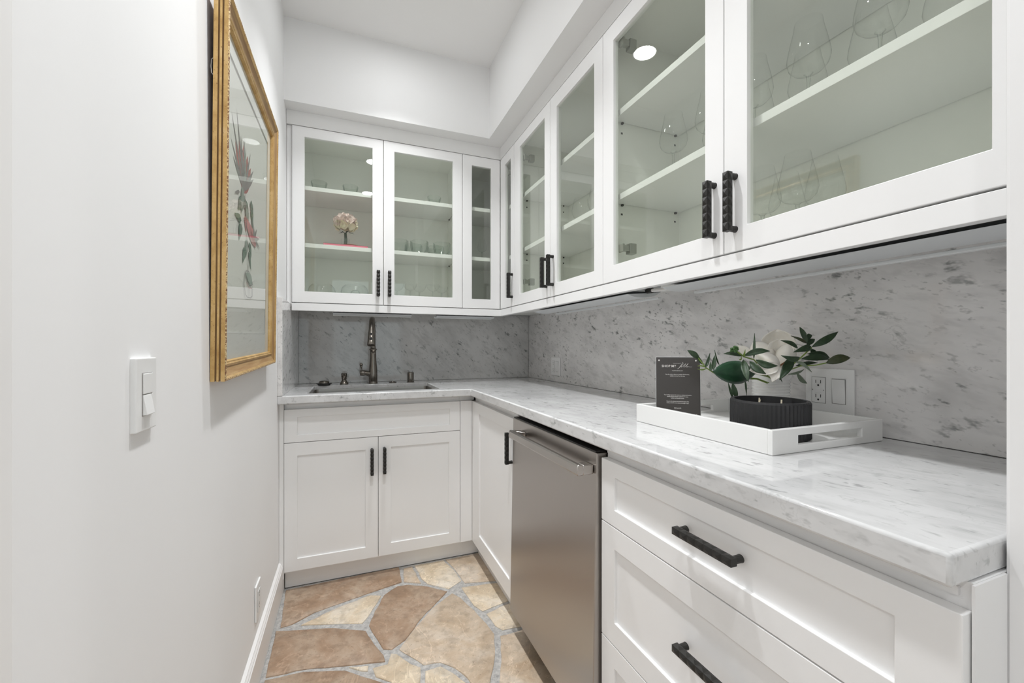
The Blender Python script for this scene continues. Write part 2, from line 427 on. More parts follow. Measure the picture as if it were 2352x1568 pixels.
def clip(poly, p, n):
    out = []
    for i in range(len(poly)):
        a, b = poly[i], poly[(i+1) % len(poly)]
        da = (a[0]-p[0])*n[0]+(a[1]-p[1])*n[1]; db = (b[0]-p[0])*n[0]+(b[1]-p[1])*n[1]
        if da <= 0: out.append(a)
        if da*db < 0:
            t = da/(da-db); out.append((a[0]+t*(b[0]-a[0]), a[1]+t*(b[1]-a[1])))
    return out
rs = random.Random(4)
seeds = []
yy = 1.03
while yy > -1.3:
    x0_ = -.35+rs.random()*.15
    while x0_ < (.85 if yy > .3 else 1.5):
        seeds.append((x0_+rs.uniform(-.06, .06), yy+rs.uniform(-.08, .08))); x0_ += .30
    yy -= .27
ghost = [(-.2, 1.44), (.05, 1.38), (.3, 1.29), (.45, 1.34), (.6, 1.25)]
for i, sd in enumerate(seeds):
    xhi = .66 if sd[1] > .2 else 1.6
    poly = [(-.262, -1.4), (xhi, -1.4), (xhi, 1.40), (-.262, 1.40)] if sd[1] > .3 else [(-.9, -1.4), (xhi, -1.4), (xhi, .33), (-.9, .33)] if sd[1] < .05 else [(-.262, -.1), (.67, -.1), (.67, 1.4), (-.262, 1.4)]
    for q in seeds+ghost:
        if q is sd: continue
        mid = ((sd[0]+q[0])/2, (sd[1]+q[1])/2); n_ = (q[0]-sd[0], q[1]-sd[1]); L = math.hypot(*n_); n_ = (n_[0]/L, n_[1]/L)
        poly = clip(poly, (mid[0]-n_[0]*.011, mid[1]-n_[1]*.011), n_)
        if len(poly) < 3: break
    if len(poly) >= 3 and max(p[1] for p in poly) < 1.165: STONES.append((rs.choice(['brown', 'tan', 'cream', 'brown']), poly))
def rough_poly(poly, seed):
    r = random.Random(seed); out = []
    ar = sum(poly[i][0]*poly[(i+1) % len(poly)][1]-poly[(i+1) % len(poly)][0]*poly[i][1] for i in range(len(poly)))
    if ar < 0: poly = poly[::-1]
    for i in range(len(poly)):
        a, b = poly[i], poly[(i+1) % len(poly)]; L = math.hypot(b[0]-a[0], b[1]-a[1]); n = max(1, int(L/.028))
        nx, ny = (b[1]-a[1])/(L+1e-9), -(b[0]-a[0])/(L+1e-9)
        for k in range(n):
            t = k/n; d = 0 if k == 0 else r.uniform(-.0022, .0016)
            out.append((a[0]+t*(b[0]-a[0])+nx*d, a[1]+t*(b[1]-a[1])+ny*d))
    return out
for i, (mk, poly) in enumerate(STONES):
    pl = rough_poly(poly, i); cx_ = sum(p[0] for p in pl)/len(pl); cy_ = sum(p[1] for p in pl)/len(pl)
    n = len(pl)
    def ins(p, k): 
        L = math.hypot(p[0]-cx_, p[1]-cy_); return (p[0]+(cx_-p[0])*k/L, p[1]+(cy_-p[1])*k/L)
    vs = [(*p, FZ-.010) for p in pl]+[(*p, FZ-.0025) for p in pl]+[(*ins(p, .004), FZ) for p in pl]
    fs = [(k, (k+1) % n, n+(k+1) % n, n+k) for k in range(n)]+[(n+k, n+(k+1) % n, 2*n+(k+1) % n, 2*n+k) for k in range(n)]+[tuple(2*n+k for k in range(n))]
    MB().add(vs, fs).build('stone', M[mk], parent=fl, smooth=True, angle=50)

# baseboard
bb = MB()
pr = [(0, 0), (.0165, 0), (.0165, .112), (.0135, .116), (.0135, .120), (.009, .126), (.009, .130), (0, .136)]
vs = []
for y in (.5217, 2.1300):
    for a, b in pr: vs.append((-.2843+a, y, FZ+b))
n = len(pr)
bb.add(vs, [(i, (i+1) % n, n+(i+1) % n, n+i) for i in range(n)]+[tuple(range(n)), tuple(reversed(range(n, 2*n)))])
struct(bb.build('baseboard_left', M['trim']))
struct(MB().box(XL+.0005, -.2655, 2.0915, 2.1050, FZ+.06, .8780).build('trim_filler', M['cab'], bevel=.001))

# recessed ceiling lights
def can(cx_, cy_, label, proto=None):
    t = thing('recessed_ceiling_light', label, 'ceiling light', (cx_, cy_, CEIL), group='recessed ceiling lights')
    MB().lathe([(.075, 0), (.074, -.004), (.058, -.006), (.054, -.003)], 40).build('trim_ring', M['trim'], parent=t, smooth=True)
    MB().lathe([(0.0005, -.004), (.054, -.004)], 40).build('lamp_lens', M['lamp'], parent=t)
    return t
lab = ['round recessed light in the ceiling nearest the sink end', 'round recessed light in the middle of the ceiling', 'round recessed light in the ceiling nearest the entrance']
c0 = can(*CANS[0], lab[0])
for k in (1, 2): dup(c0, (*CANS[k], CEIL), lab[k])
for k, p in enumerate(FILLCANS):
    dup(c0, (*p, CEIL), 'added fill light of the unseen room behind, %s row, %s' % (('near', 'window-side')[k//2], ('left', 'right')[k % 2]), 'added fill lights of the unseen room behind')

# ================================================================== CABINETS
def mark(): return set(SC.objects)
def rescale(before, S):
    for o in list(SC.objects):
        if o in before or o.parent: continue
        o.location = (o.location[0]*S, o.location[1]*S, ez(o.location[2], S))
        o.scale = tuple(v_*S for v_ in o.scale)
        bpy.context.view_layer.update()
def handle_mesh(L=.130, w=.0140, d=.0140, so=.0305):
    mb = MB(); n = 7; z0 = -L/2; st = L/n
    h = w/2; yf = -so; yb = -so+d
    for k in range(n):
        a, b = z0+k*st, z0+(k+1)*st; c_ = (a+b)/2
        # outward facets (front) and side facets: little pyramids
        mb.add([(-h, yf, a), (h, yf, a), (h, yf, b), (-h, yf, b), (0, yf-.0030, c_)], [(0, 1, 4), (1, 2, 4), (2, 3, 4), (3, 0, 4)])
        for s in (-1, 1):
            mb.add([(s*h, yf, a), (s*h, yb, a), (s*h, yb, b), (s*h, yf, b), (s*(h+.0018), (yf+yb)/2, c_)], [(0, 1, 4), (1, 2, 4), (2, 3, 4), (3, 0, 4)])
        mb.add([(-h, yb, a), (h, yb, a), (h, yb, b), (-h, yb, b)], [(3, 2, 1, 0)])
    for z in (z0, -z0): mb.add([(-h, yf, z), (h, yf, z), (h, yb, z), (-h, yb, z)], [(0, 1, 2, 3)])
    for z in (z0+.0066, -z0-.0066):
        mb.tube([(0, yb-.003, z), (0, -.004, z), (0, 0, z)], [.0066, .0068, .0074], 14)
    return mb
hm_src = handle_mesh().build('pull_handle', M['black'], smooth=True, angle=12)
HM = hm_src.data; bpy.data.objects.remove(hm_src)
def handle(parent, x, z, horiz=False, L=None):
    o = bpy.data.objects.new('pull_handle', HM); COL.objects.link(o); o.parent = parent
    o.location = (x, 0, z)
    if horiz: o.rotation_euler = (0, PI/2, 0)
    if L: o.scale = (1, 1, L/.130)
    return o
def door(parent, x0, x1, z0, z1, st=.054, sl=None, sr=None, rt=None, rb=None, panel='glass', th=.02, name='door', y=0, rotz=0, hd=None, hinge=None):
    """shaker door in local coords: front face at y=0, body to +y"""
    sl = sl or st; sr = sr or st; rt = rt or st; rb = rb or st
    g_ = .0013
    w = x1-x0-2*g_; h = z1-z0-2*g_
    def keep(i, j): return not (i == 1 and j == 1)
    mb = MB()
    T = xf((0, 0, 0), (PI/2, 0, 0))   # local (x,y,z)->(x,-z,y)
    mb.cells([0, sl-g_, w-sr+g_, w], [0, rb-g_, h-rt+g_, h], keep, -th, 0, T)
    if panel == 'solid':
        mb.box(sl-g_-.004, w-sr+g_+.004, .0075, .014, rb-.005, h-rt+.005)
    o = mb.build(name, M['cab'], parent=parent, bevel=.0012, seg=2, merge=True)
    if rotz: o.location = (x0, y, z0+g_); o.rotation_euler = (0, 0, rotz)
    else: o.location = (x0+g_, y, z0+g_)
    if panel == 'glass':
        MB().box(sl-g_-.003, w-sr+g_+.003, .009, .0122, rb-.004, h-rt+.004).build('glass_pane', M['pane'], parent=o)
    if hd: handle(o, *hd)
    for hz in (hinge or []):
        hx, z = hz
        mb = MB().box(-.012, .012, .022, .03, -.013, .013).box(-.008, .008, .03, .052, -.009, .010).lathe([(.0005, -.006), (.0055, -.006), (.0055, .008), (.0005, .008)], 10, T=xf((0, .046, .0)))
        mb.box(-.014, .010, .052, .078, -.017, .017)
        mb.build('hinge', M['hinge'], parent=o, loc=(hx, 0, z), bevel=.002)
    return o
ZB, ZD, ZT = 1.3008, 1.3393, 2.1805
SH = [(1.611, 1.631), (1.8885, 1.9085)]
def upper(name, label, loc, rotz, w, dep, splits, side_l=True, side_r=True, hinges=False, pins=False):
    """wall cabinet; local origin = front left bottom; y into cabinet"""
    t = thing(name, label, 'cabinet', (loc[0], loc[1], ZB), (0, 0, rotz))
    z = lambda a: a-ZB
    mb = MB()
    y0 = .0215
    mb.box(.0005, .016, y0, dep, z(1.3355), z(ZT)+.02)
    mb.box(w-.016, w-.0005, y0, dep, z(1.3355), z(ZT)+.02)
    mb.box(.0005, w-.0005, y0, dep, z(1.3393)-.004, z(1.3393)+.016)
    if dep < .31: mb.box(.0005, w-.0005, dep, .337, z(1.3393)-.004, z(ZT)+.02)
    mb.box(.016, w-.016, y0, dep, z(ZT)-.004, z(ZT)+.02)
    mb.box(.016, w-.016, dep-.008, dep, z(1.3393), z(ZT))
    mb.build('body', M['cabin'], parent=t)
    for a, b in SH:
        MB().box(.0175, w-.0175, .030, dep-.010, z(a), z(b)).build('shelf', M['cab'], parent=t, bevel=.0008)
    # underside board with front light valance
    u = MB().box(0, w, 0, .0214, 0, ZD-ZB-.0025)
    u.build('bottom_rail', M['cab'], parent=t, bevel=.0008)
    return t
HZ = 1.4464-ZB
up0 = mark()
# pair left of corner (doors A, B)
t = upper('wall_cabinet', 'white glass-door wall cabinet above the sink', (-.2485, 2.2214), 0, .8299, .294, None)
door(t, 0, .417, ZD-ZB, ZT-ZB, sl=.055, sr=.0535, rt=.049, hd=(.417-.028, HZ-(ZD-ZB)))
door(t, .417, .8299, ZD-ZB, ZT-ZB, sl=.054, sr=.0535, rt=.050, hd=(.0265, HZ-(ZD-ZB)))
mb = MB()
for (px_, py_) in ((.8139, .06), (.8139, .24)):
    for zz in (1.605, 1.8825): mb.box(px_-.006, px_, py_-.004, py_+.004, zz-ZB, zz-ZB+.006)
mb.build('shelf_pins', M['gap'], parent=t)['kind'] = 'stuff'
MB().box(-.0215, -.0012, .012, .03, ZD-ZB-.02, ZT-ZB).build('filler_strip', M['cab'], parent=t)
# corner unit (doors C, D)
t = thing('wall_cabinet', 'white corner wall cabinet with two narrow glass doors', 'cabinet', (.5814, 2.2214, ZB))
def corner_cells(x0, y0, xi, yi, x1, y1, z0, z1):
    return MB().cells([x0, xi, x1], [y0, yi, y1], lambda i, j: not (i == 0 and j == 0), z0, z1)
zz = lambda a: a-ZB
cm = corner_cells(.001, -.209, .2196+.0215, .0215, .540, .318, zz(ZD)-.004, zz(ZD)+.016)
cm.cells([.001, .2411, .540], [-.209, .0215, .318], lambda i, j: not (i == 0 and j == 0), zz(ZT)-.004, zz(ZT)+.02)
cm.box(.001, .012, .0215, .318, zz(1.3355), zz(ZT)).box(.2411, .540, -.209, -.198, zz(1.3355), zz(ZT))
cm.box(.012, .540, .310, .318, zz(ZD), zz(ZT)).box(.532, .540, -.198, .310, zz(ZD), zz(ZT))
cm.build('body', M['cabin'], parent=t)
for a, b in SH:
    MB().cells([.0135, .249, .530], [-.196, .030, .308], lambda i, j: not (i == 0 and j == 0), zz(a), zz(b)).build('shelf', M['cab'], parent=t)
u = MB().cells([0, .2196, .2410], [-.2098, 0, .0214], lambda i, j: not (i == 0 and j == 0), 0, ZD-ZB-.0025)
u.build('bottom_rail', M['cab'], parent=t, bevel=.0008)
door(t, 0, .2190, ZD-ZB, ZT-ZB, sl=.0536, sr=.054, rt=.054, rb=.0525)
door(t, .2196, .2196+.2079, ZD-ZB, ZT-ZB, y=-.002, rotz=-PI/2, sl=.0715, sr=.048, rt=.0555, hd=(.2079-.0235, HZ-(ZD-ZB)), hinge=[(.060, .08), (.060, .75)])
# right pairs
t = upper('wall_cabinet', 'white glass-door wall cabinet over the dishwasher, beside the corner unit', (.801, 2.0115), -PI/2, .8098, .321, None)
door(t, 0, .4136, ZD-ZB, ZT-ZB, sl=.074, rt=.050, hd=(.4136-.033, HZ-(ZD-ZB)), hinge=[(.076, .115), (.076, .74)])
door(t, .4136, .8098, ZD-ZB, ZT-ZB, sl=.060, rt=.060, hd=(.0275, HZ-(ZD-ZB)))
mb = MB()
for (px_, py_) in ((.016, .065), (.016, .28)):
    for zz_ in (1.605, 1.8825, 1.575, 1.85): mb.box(px_, px_+.006 if zz_ in (1.605, 1.8825) else px_+.0008, py_-.003, py_+.003, zz_-ZB, zz_-ZB+.006)
mb.build('shelf_pins', M['gap'], parent=t)['kind'] = 'stuff'
t = upper('wall_cabinet', 'white glass-door wall cabinet over the drawers, holding rows of stemware', (.801, 1.2017), -PI/2, .968, .321, None)
door(t, 0, .488, ZD-ZB, ZT-ZB, sl=.060, rt=.058, hd=(.488-.0270, HZ-(ZD-ZB)), hinge=[(.068, .108), (.068, .775)])
door(t, .488, .968, ZD-ZB, ZT-ZB, sl=.060, sr=.052, rt=.058, hd=(.0295, HZ-(ZD-ZB)))
mb = MB()
for (px_, py_) in ((.016, .065), (.016, .294)):
    for zz_ in (1.605, 1.8825, 1.575, 1.85): mb.box(px_, px_+.007 if zz_ in (1.605, 1.8825) else px_+.0008, py_-.0035, py_+.0035, zz_-ZB, zz_-ZB+.006)
mb.build('shelf_pins', M['gap'], parent=t)['kind'] = 'stuff'
# fascia above the doors
rescale(up0, SU)
fa = MB().cells([-.2830, .801*SU, .83*SU], [JY+.001, 2.2214*SU, 2.245*SU], lambda i, j: not (i == 0 and j == 0), ez(ZT+.002, SU), ZF)
struct(fa.build('trim_fascia', M['cab'], bevel=.001))

# ---- base cabinets
ZK, ZC0, ZC1 = .0678, .8634, .915
FZ_, FZ = FZ, -.024
b0_ = mark()
t = thing('sink_base_cabinet', 'white shaker base cabinet below the sink', 'cabinet', (-.2804, 2.2104, FZ))
z = lambda a: a-FZ
xs = .8457
MB().box(0, xs, .021, .038, z(ZK), z(ZC0)).box(0, xs, .021, .44, z(ZK)-.012, z(ZK)).box(0, .018, .038, .44, z(ZK), z(ZC0)).box(xs-.018, xs, .038, .44, z(ZK), z(ZC0)).build('body', M['cab'], parent=t)
MB().box(.010, xs-.02, .0165, .0209, z(.8450), z(.855)).build('top_rail', M['cab'], parent=t)
MB().box(0, .99, .045, .058, 0, z(ZK)-.0125).build('toe_kick', M['cab'], parent=t)
door(t, 0, xs, z(.6750), z(.8337), sl=.0573, sr=.0569, rt=.038, rb=.0350, panel='solid', name='false_drawer_front')
door(t, 0, .4227, z(ZK), z(.6750), sl=.0573, sr=.061, rt=.062, rb=.0585, panel='solid', hd=(.3905, .5525-.0678))
door(t, .4227, xs, z(ZK), z(.6750), sl=.0617, sr=.0605, rt=.058, rb=.0605, panel='solid', hd=(.028, .5535-.0678))
MB().box(xs+.001, .9125, 0, .02, z(ZK), z(.8337)).build('filler_panel', M['cab'], parent=t, bevel=.001)
MB().box(xs+.001, .93, .0215, .038, z(.8337), z(ZC0)-.001).build('corner_rail', M['cab'], parent=t)
t = thing('corner_base_cabinet', 'white base cabinet door between the corner and the dishwasher', 'cabinet', (.6322, 2.2104, FZ), (0, 0, -PI/2))
wd = 2.2104-1.584
MB().box(.0, wd, .021, .038, z(ZK), z(ZC0)).box(.06, wd, .038, .5, z(ZK)-.012, z(ZK)).box(wd-.018, wd, .038, .50, z(ZK), z(ZC0)).build('body', M['cab'], parent=t)
MB().box(.01, wd-.002, .0165, .0209, z(.8450), z(.855)).build('top_rail', M['cab'], parent=t)
MB().box(-.03, wd, .045, .058, 0, z(ZK)-.0125).build('toe_kick', M['cab'], parent=t)
door(t, 0, wd, z(ZK), z(.8337), sl=.128, sr=.058, rt=.056, rb=.078, panel='solid', hd=(wd-.028, .7080-.0678))
t = thing('drawer_cabinet', 'white three-drawer base cabinet at the near end of the counter', 'cabinet', (.6322, .9556, FZ), (0, 0, -PI/2))
wd = .9556-.2462
MB().box(.0, wd, .021, .038, z(ZK), z(ZC0)).box(0, wd, .038, .5, z(ZK)-.012, z(ZK)).box(0, .018, .038, .50, z(ZK), z(ZC0)).box(wd-.006, wd, .038, .50, z(ZK), z(ZC0)).build('body', M['cab'], parent=t)
MB().box(.005, wd-.012, .0160, .0209, z(.8450), z(.855)).build('top_rail', M['cab'], parent=t)
MB().box(0, wd, .045, .058, 0, z(ZK)-.0125).build('toe_kick', M['cab'], parent=t)
door(t, 0, wd, z(.6675), z(.8337), sl=.059, sr=.064, rt=.0395, rb=.044, panel='solid', name='drawer_front', hd=(.3635, .7613-.6675, True, .1385))
door(t, 0, wd, z(.3640), z(.6675), sl=.059, sr=.064, rt=.057, rb=.0595, panel='solid', name='drawer_front', hd=(.3635, .5270-.3640, True, .1385))
door(t, 0, wd, z(ZK), z(.3640), sl=.059, sr=.064, rt=.057, rb=.0595, panel='solid', name='drawer_front', hd=(.3635, .2200-ZK, True, .1385))
MB().box(wd+.0002, wd+.0030, .0143, .0862, .0, z(ZC0)).build('end_panel', M['cab'], parent=t)

# ---- dishwasher
t = thing('dishwasher', 'stainless steel dishwasher with bar handle between base cabinets', 'dishwasher', (.6225, 1.5730, .070), (0, 0, -PI/2))
wd = 1.5730-.9625
MB().box(.006, wd-.004, .045, .50, -.02, .782).build('tub', M['gap'], parent=t)
dp = MB().box(0, wd, 0, .034, 0, .772).build('door_panel', M['steel'], parent=t, bevel=.003, seg=3, rot=(math.radians(-1.05), 0, 0), loc=(0, -.014, .0))
MB().box(.006, wd-.006, .0015, .032, .7725, .7765).build('control_edge', M['black'], parent=dp)
hb = MB()
T = Matrix.Identity(4)
sec = [(-.052, .011), (-.0535, -.008), (-.050, -.014), (-.034, -.014), (-.030, -.006), (-.032, .012), (-.040, .0155), (-.048, .0155)]
x0h, x1h = .088, .598
vs = [(x, y, z_) for x in (x0h, x1h) for y, z_ in sec]
n = len(sec)
hb.add(vs, [(i, (i+1) % n, n+(i+1) % n, n+i) for i in range(n)]+[tuple(range(n)), tuple(reversed(range(n, 2*n)))])
for a, b in ((x0h, x0h+.045), (x1h-.045, x1h)):
    out_a, out_b = (a, a+.028) if a == x0h else (b-.028, b)
    q = -.0015
    vs = [(out_a, -.034, -.0135), (out_b, -.034, -.0135), (out_b, -.034, .0145), (out_a, -.034, .0145), (a, q, -.012), (b, q, -.012), (b, q, .012), (a, q, .012)]
    hb.add(vs, [(0, 1, 2, 3), (7, 6, 5, 4), (0, 4, 5, 1), (1, 5, 6, 2), (2, 6, 7, 3), (3, 7, 4, 0)])
hb.build('bar_handle', M['steel2'], parent=dp, loc=(0, .0, .7255), bevel=.002, smooth=True, angle=25)
MB().box(.004, wd-.004, .048, .060, -.092, -.021).build('toe_panel', M['gap'], parent=t)

rescale(b0_, SB)
FZ = FZ_; ZC0 = .8786

# ---- countertop with sink cut-out
ct = MB().cells([-.2845, -.170, .4400, .5783, 1.1735], [.2351, 2.0395, 2.118, 2.512, 2.6745],
    lambda i, j: (j > 0 or i == 3) and not (i == 1 and j == 2), ZC0, ZC1)
ct = ct.build('marble_countertop', M['marble_top'], bevel=.0045, seg=3, smooth=True, angle=35)
tag(ct, 'L-shaped polished white marble countertop over the base cabinets', 'countertop')
# splashes
def slab(name, x0, x1, y0, y1, z0, z1, m, label):
    return tag(MB().box(x0, x1, y0, y1, z0, z1).build(name, m, bevel=.001), label, 'backsplash')
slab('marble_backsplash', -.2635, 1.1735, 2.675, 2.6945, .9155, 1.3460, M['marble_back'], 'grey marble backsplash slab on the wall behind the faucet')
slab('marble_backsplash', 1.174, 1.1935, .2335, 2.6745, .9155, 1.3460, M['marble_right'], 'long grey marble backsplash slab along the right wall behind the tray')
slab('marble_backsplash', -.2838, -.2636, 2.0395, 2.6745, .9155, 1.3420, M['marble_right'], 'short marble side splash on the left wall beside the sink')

# ---- sink
t = thing('undermount_sink', 'brushed steel undermount sink in the marble counter', 'sink', (.135, 2.315, .8785))
def rrect(hx, hy, r, n=5):
    p = []
    for sx, sy, a0 in ((1, 1, 0), (-1, 1, PI/2), (-1, -1, PI), (1, -1, 3*PI/2)):
        for k in range(n+1):
            a = a0+PI/2*k/n; p.append((sx*(hx-r)+r*math.cos(a), sy*(hy-r)+r*math.sin(a)))
    return p
loops = [(.3040, .1962, .0165, .02), (.3015, .1937, .0165, .02), (.300, .192, .006, .02), (.299, .190, -.15, .02), (.285, .176, -.165, .03)]
vs = []; N = 24
for hx, hy, zz_, r in loops: vs += [(x, y, zz_) for x, y in rrect(hx, hy, r)]
fs = [(a*N+k, a*N+(k+1) % N, (a+1)*N+(k+1) % N, (a+1)*N+k) for a in range(len(loops)-1) for k in range(N)]
fs.append(tuple((len(loops)-1)*N+k for k in range(N)))
MB().add(vs, fs).build('basin', M['sinksteel'], parent=t, smooth=True, angle=60)
MB().lathe([(.045, 0), (.043, .003), (.03, .002), (.0005, -.002)], 24).build('drain', M['faucet'], parent=t, loc=(0, .03, -.165), smooth=True)

# ---- faucet
t = thing('kitchen_faucet', 'dark nickel pull-down faucet with gooseneck behind the sink', 'faucet', (.136, 2.560, .9155), (0, 0, math.radians(-6)))
MB().lathe([(.0255, 0), (.0255, .006), (.0235, .010), (.0245, .014), (.0240, .06), (.0225, .09), (.0180, .135), (.0168, .165), (.0172, .19), (.0215, .194), (.0215, .199), (.0150, .203), (.0145, .215)], 28, cap0=True, cap1=True).build('faucet_body', M['faucet'], parent=t, smooth=True, angle=60)
pts = [(0, 0, .20), (0, 0, .281)]
for k in range(1, 13):
    a = PI*k/12*.93; pts.append((0, -.0875+.0875*math.cos(a), .281+.0875*math.sin(a)))
MB().tube(pts, [.0138]*len(pts), 16).build('gooseneck', M['faucet'], parent=t, smooth=True)
e = Vector(pts[-1]); dr = (Vector(pts[-1])-Vector(pts[-2])).normalized()
hp = [e-dr*.006, e+dr*.01, e+dr*.035, e+dr*.065, e+dr*.082, e+dr*.085]
sh_ = MB().tube(hp, [.0142, .0158, .0170, .0190, .0205, .0190], 20).build('spray_head', M['faucet'], parent=t, smooth=True, angle=60)
mbb = MB()
for q, rr in ((.022, .0062), (.05, .0085)):
    c_ = e+dr*q
    mbb.lathe([(.0005, .004), (rr*.7, .0035), (rr, .0)], 14, T=Matrix.Translation(c_+Vector((0, -.0158-.0016*(q > .03), 0))) @ Matrix.Rotation(PI/2, 4, 'X') @ Matrix.Diagonal((1, 1.35, 1, 1)))
mbb.build('spray_button', M['faucetdk'], parent=sh_, smooth=True)
MB().tube([(-.015, 0, .055), (-.028, 0, .058), (-.040, 0, .0605), (-.046, 0, .061), (-.048, 0, .061), (-.070, 0, .061), (-.071, 0, .061)], [.021, .0155, .0148, .0148, .0165, .0165, .015], 20).build('valve_joint', M['faucet'], parent=t, smooth=True, angle=60)
MB().tube([(-.063, 0, .074), (-.064, 0, .088), (-.065, -.001, .098), (-.065, -.002, .108), (-.066, -.003, .115), (-.066, -.004, .119)], [.0045, .0035, .0060, .0088, .0075, .002], 14).build('lever', M['faucet'], parent=t, smooth=True)
# deck accessories
t = thing('soap_dispenser', 'small dark nickel soap dispenser left of the faucet', 'dispenser', (-.0205, 2.560, .9155))
MB().lathe([(.0230, 0), (.0230, .004), (.0215, .008), (.0140, .020), (.0115, .026), (.0150, .030), (.0150, .033), (.0108, .035)], 24, cap0=True, cap1=True).build('base', M['faucet'], parent=t, smooth=True)
MB().lathe([(.0108, .035), (.0155, .038), (.0155, .060), (.0140, .062)], 24, cap1=True).build('pump_cap', M['faucet'], parent=t, smooth=True, angle=60)
MB().tube([(0, -.010, .056), (0, -.024, .056), (0, -.034, .050), (0, -.038, .040), (-.004, -.038, .030)], [.006, .0055, .005, .005, .0048], 10).build('spout', M['faucet'], parent=t, smooth=True)
t = thing('sink_stopper', 'dark round strainer stopper resting on the counter left of the dispenser', 'stopper', (-.1230, 2.535, .9155))
MB().lathe([(.0005, 0), (.030, 0), (.034, .005), (.0405, .0075), (.0405, .0105), (.026, .012)], 28).build('rubber_rim', M['faucetdk'], parent=t, smooth=True)
MB().lathe([(.026, .012), (.026, .018), (.0235, .0225), (.012, .0245), (.0005, .0255)], 28).build('metal_cap', M['faucet'], parent=t, smooth=True, angle=60)
o = MB().lathe([(.0005, 0), (.0215, 0), (.0215, .0035), (.019, .0055), (.0125, .0055), (.011, .0085), (.0005, .009)], 24).build('disposal_button', M['faucet'], loc=(.2470, 2.568, .9155), smooth=True)
tag(o, 'flat round metal button on the counter right of the faucet', 'button')
t = thing('air_gap_cap', 'short dark nickel cylinder on the counter, right of the flat button', 'air gap', (.3500, 2.562, .9155))
MB().lathe([(.0215, 0), (.0215, .003), (.0190, .005)], 24, cap0=True, cap1=True).build('base_ring', M['faucet'], parent=t, smooth=True)
MB().lathe([(.0188, .005), (.0192, .010), (.0192, .054), (.0180, .058), (.0140, .060)], 24, cap1=True).build('cap', M['faucet'], parent=t, smooth=True, angle=60)

# ---- under-cabinet lights
l0_ = mark()
def lightbar(label, loc, rotz, L, dep=.134):
    t = thing('undercabinet_light', label, 'light fixture', loc, (0, 0, rotz))
    MB().box(0, L, 0, dep, -.026, 0).build('housing', M['alu'], parent=t, bevel=.001)
    MB().box(-.001, L+.001, dep-.012, dep+.002, -.0475, -.041).build('lip', M['liplight'], parent=t, bevel=.001)
    n = 12; sec = [(.001+(dep-.006)*k/n, -.026-.020*math.sin(PI*min(1, .12+.88*k/n))**.6) for k in range(n+1)]
    vs = [(x, y, z_) for x in (.001, L-.001) for y, z_ in sec]; k = len(sec)
    MB().add(vs, [(i, i+1, k+i+1, k+i) for i in range(k-1)]+[tuple(range(k)), tuple(reversed(range(k, 2*k)))]).build('diffuser', M['lens'], parent=t, smooth=True, angle=50)
    return t
ZL = ZD-.0060
lightbar('long grey light bar under the right-hand wall cabinets, nearest the camera', (.828, .950, ZL), -PI/2, .69)
lightbar('grey light bar under the right-hand wall cabinets, farther one', (.828, 1.830, ZL), -PI/2, .725)
lightbar('grey light bar under the wall cabinet above the sink', (-.070, 2.2445, ZL), 0, .385, .058)
lightbar('short grey light bar under the corner wall cabinet', (.445, 2.2445, ZL), 0, .330, .070)
cb = thing('light_cable', 'white cable with black plug linking the two right-hand light bars', 'cable', (0, 0, 0))
MB().tube([(.905, 1.090, 1.3090), (.899, 1.02, 1.3040), (.897, .952, 1.3060)], .0055, 10).build('cord', M['cable'], parent=cb, smooth=True)
MB().tube([(.905, 1.103, 1.3095), (.905, 1.078, 1.3085)], .0085, 10).build('plug', M['black'], parent=cb, smooth=True)

rescale(l0_, SU)
# ================================================================== WALL DEVICES
def plate_frame(t, w, h, th=.006):
    MB().box(-w/2, w/2, -th, 0, -h/2, h/2).build('cover_plate', M['plate'], parent=t, bevel=.0022, seg=3)
def decora_switch(t, x, th=.006):
    MB().cells([-.0185, -.0168, .0168, .0185], [-.0345, -.0328, .0328, .0345], lambda i, j: not (i == 1 and j == 1), 0, .0008, T=xf((x, -th, 0), (PI/2, 0, 0))).build('rim', M['platedark'] if 0 else M['plate'], parent=t)
    vs = [(-.0150, -th-.0002, -.031), (.0150, -th-.0002, -.031), (.0150, -th-.0015, .031), (-.0150, -th-.0015, .031)]
    MB().box(-.0150, .0150, -.0025, 0, -.031, .031, T=xf((x, -th, 0), (math.radians(3), 0, 0))).build('rocker', M['plate'], parent=t, bevel=.001)
    MB().box(-.0162, .0162, -.0004, .0, -.0322, .0322, T=xf((x, -th, 0))).build('rocker_gap', mat_gapsoft, parent=t)
mat_gapsoft = mat('plate_gap', (.30, .29, .28), .7)
def receptacle(t, x, th=.006, gfci=False):
    f = MB().box(-.0168, .0168, -.0018, 0, -.0335, .0335, T=xf((x, -th, 0))).build('receptacle', M['plate'], parent=t, bevel=.0015)
    MB().box(-.0180, .0180, -.0003, .0, -.0345, .0345, T=xf((x, -th, 0))).build('receptacle_gap', mat_gapsoft, parent=t)
    s = MB(); y1 = -th-.0018
    for zc in (-.019, .019):
        s.box(x-.0068, x-.0052, y1-.0003, y1, zc-.001, zc+.0075).box(x+.0052, x+.0068, y1-.0003, y1, zc-.001, zc+.0075)
        s.lathe([(.0002, 0), (.0026, 0)], 10, T=xf((x, y1-.0003, zc-.0065), (PI/2, 0, 0)))
    if gfci: s.box(x-.0150, x-.0138, y1-.0003, y1, -.0012, .0012).box(x+.0130, x+.0142, y1-.0003, y1, -.0012, .0012)
    s.build('slots', M['platedark'], parent=f)['kind'] = 'stuff'
    if gfci:
        MB().box(-.0072, .0072, -.0010, 0, .0008, .0068, T=xf((x, y1, 0))).box(-.0072, .0072, -.0010, 0, -.0068, -.0008, T=xf((x, y1, 0))).build('reset_button', M['plate'], parent=f, bevel=.0004)
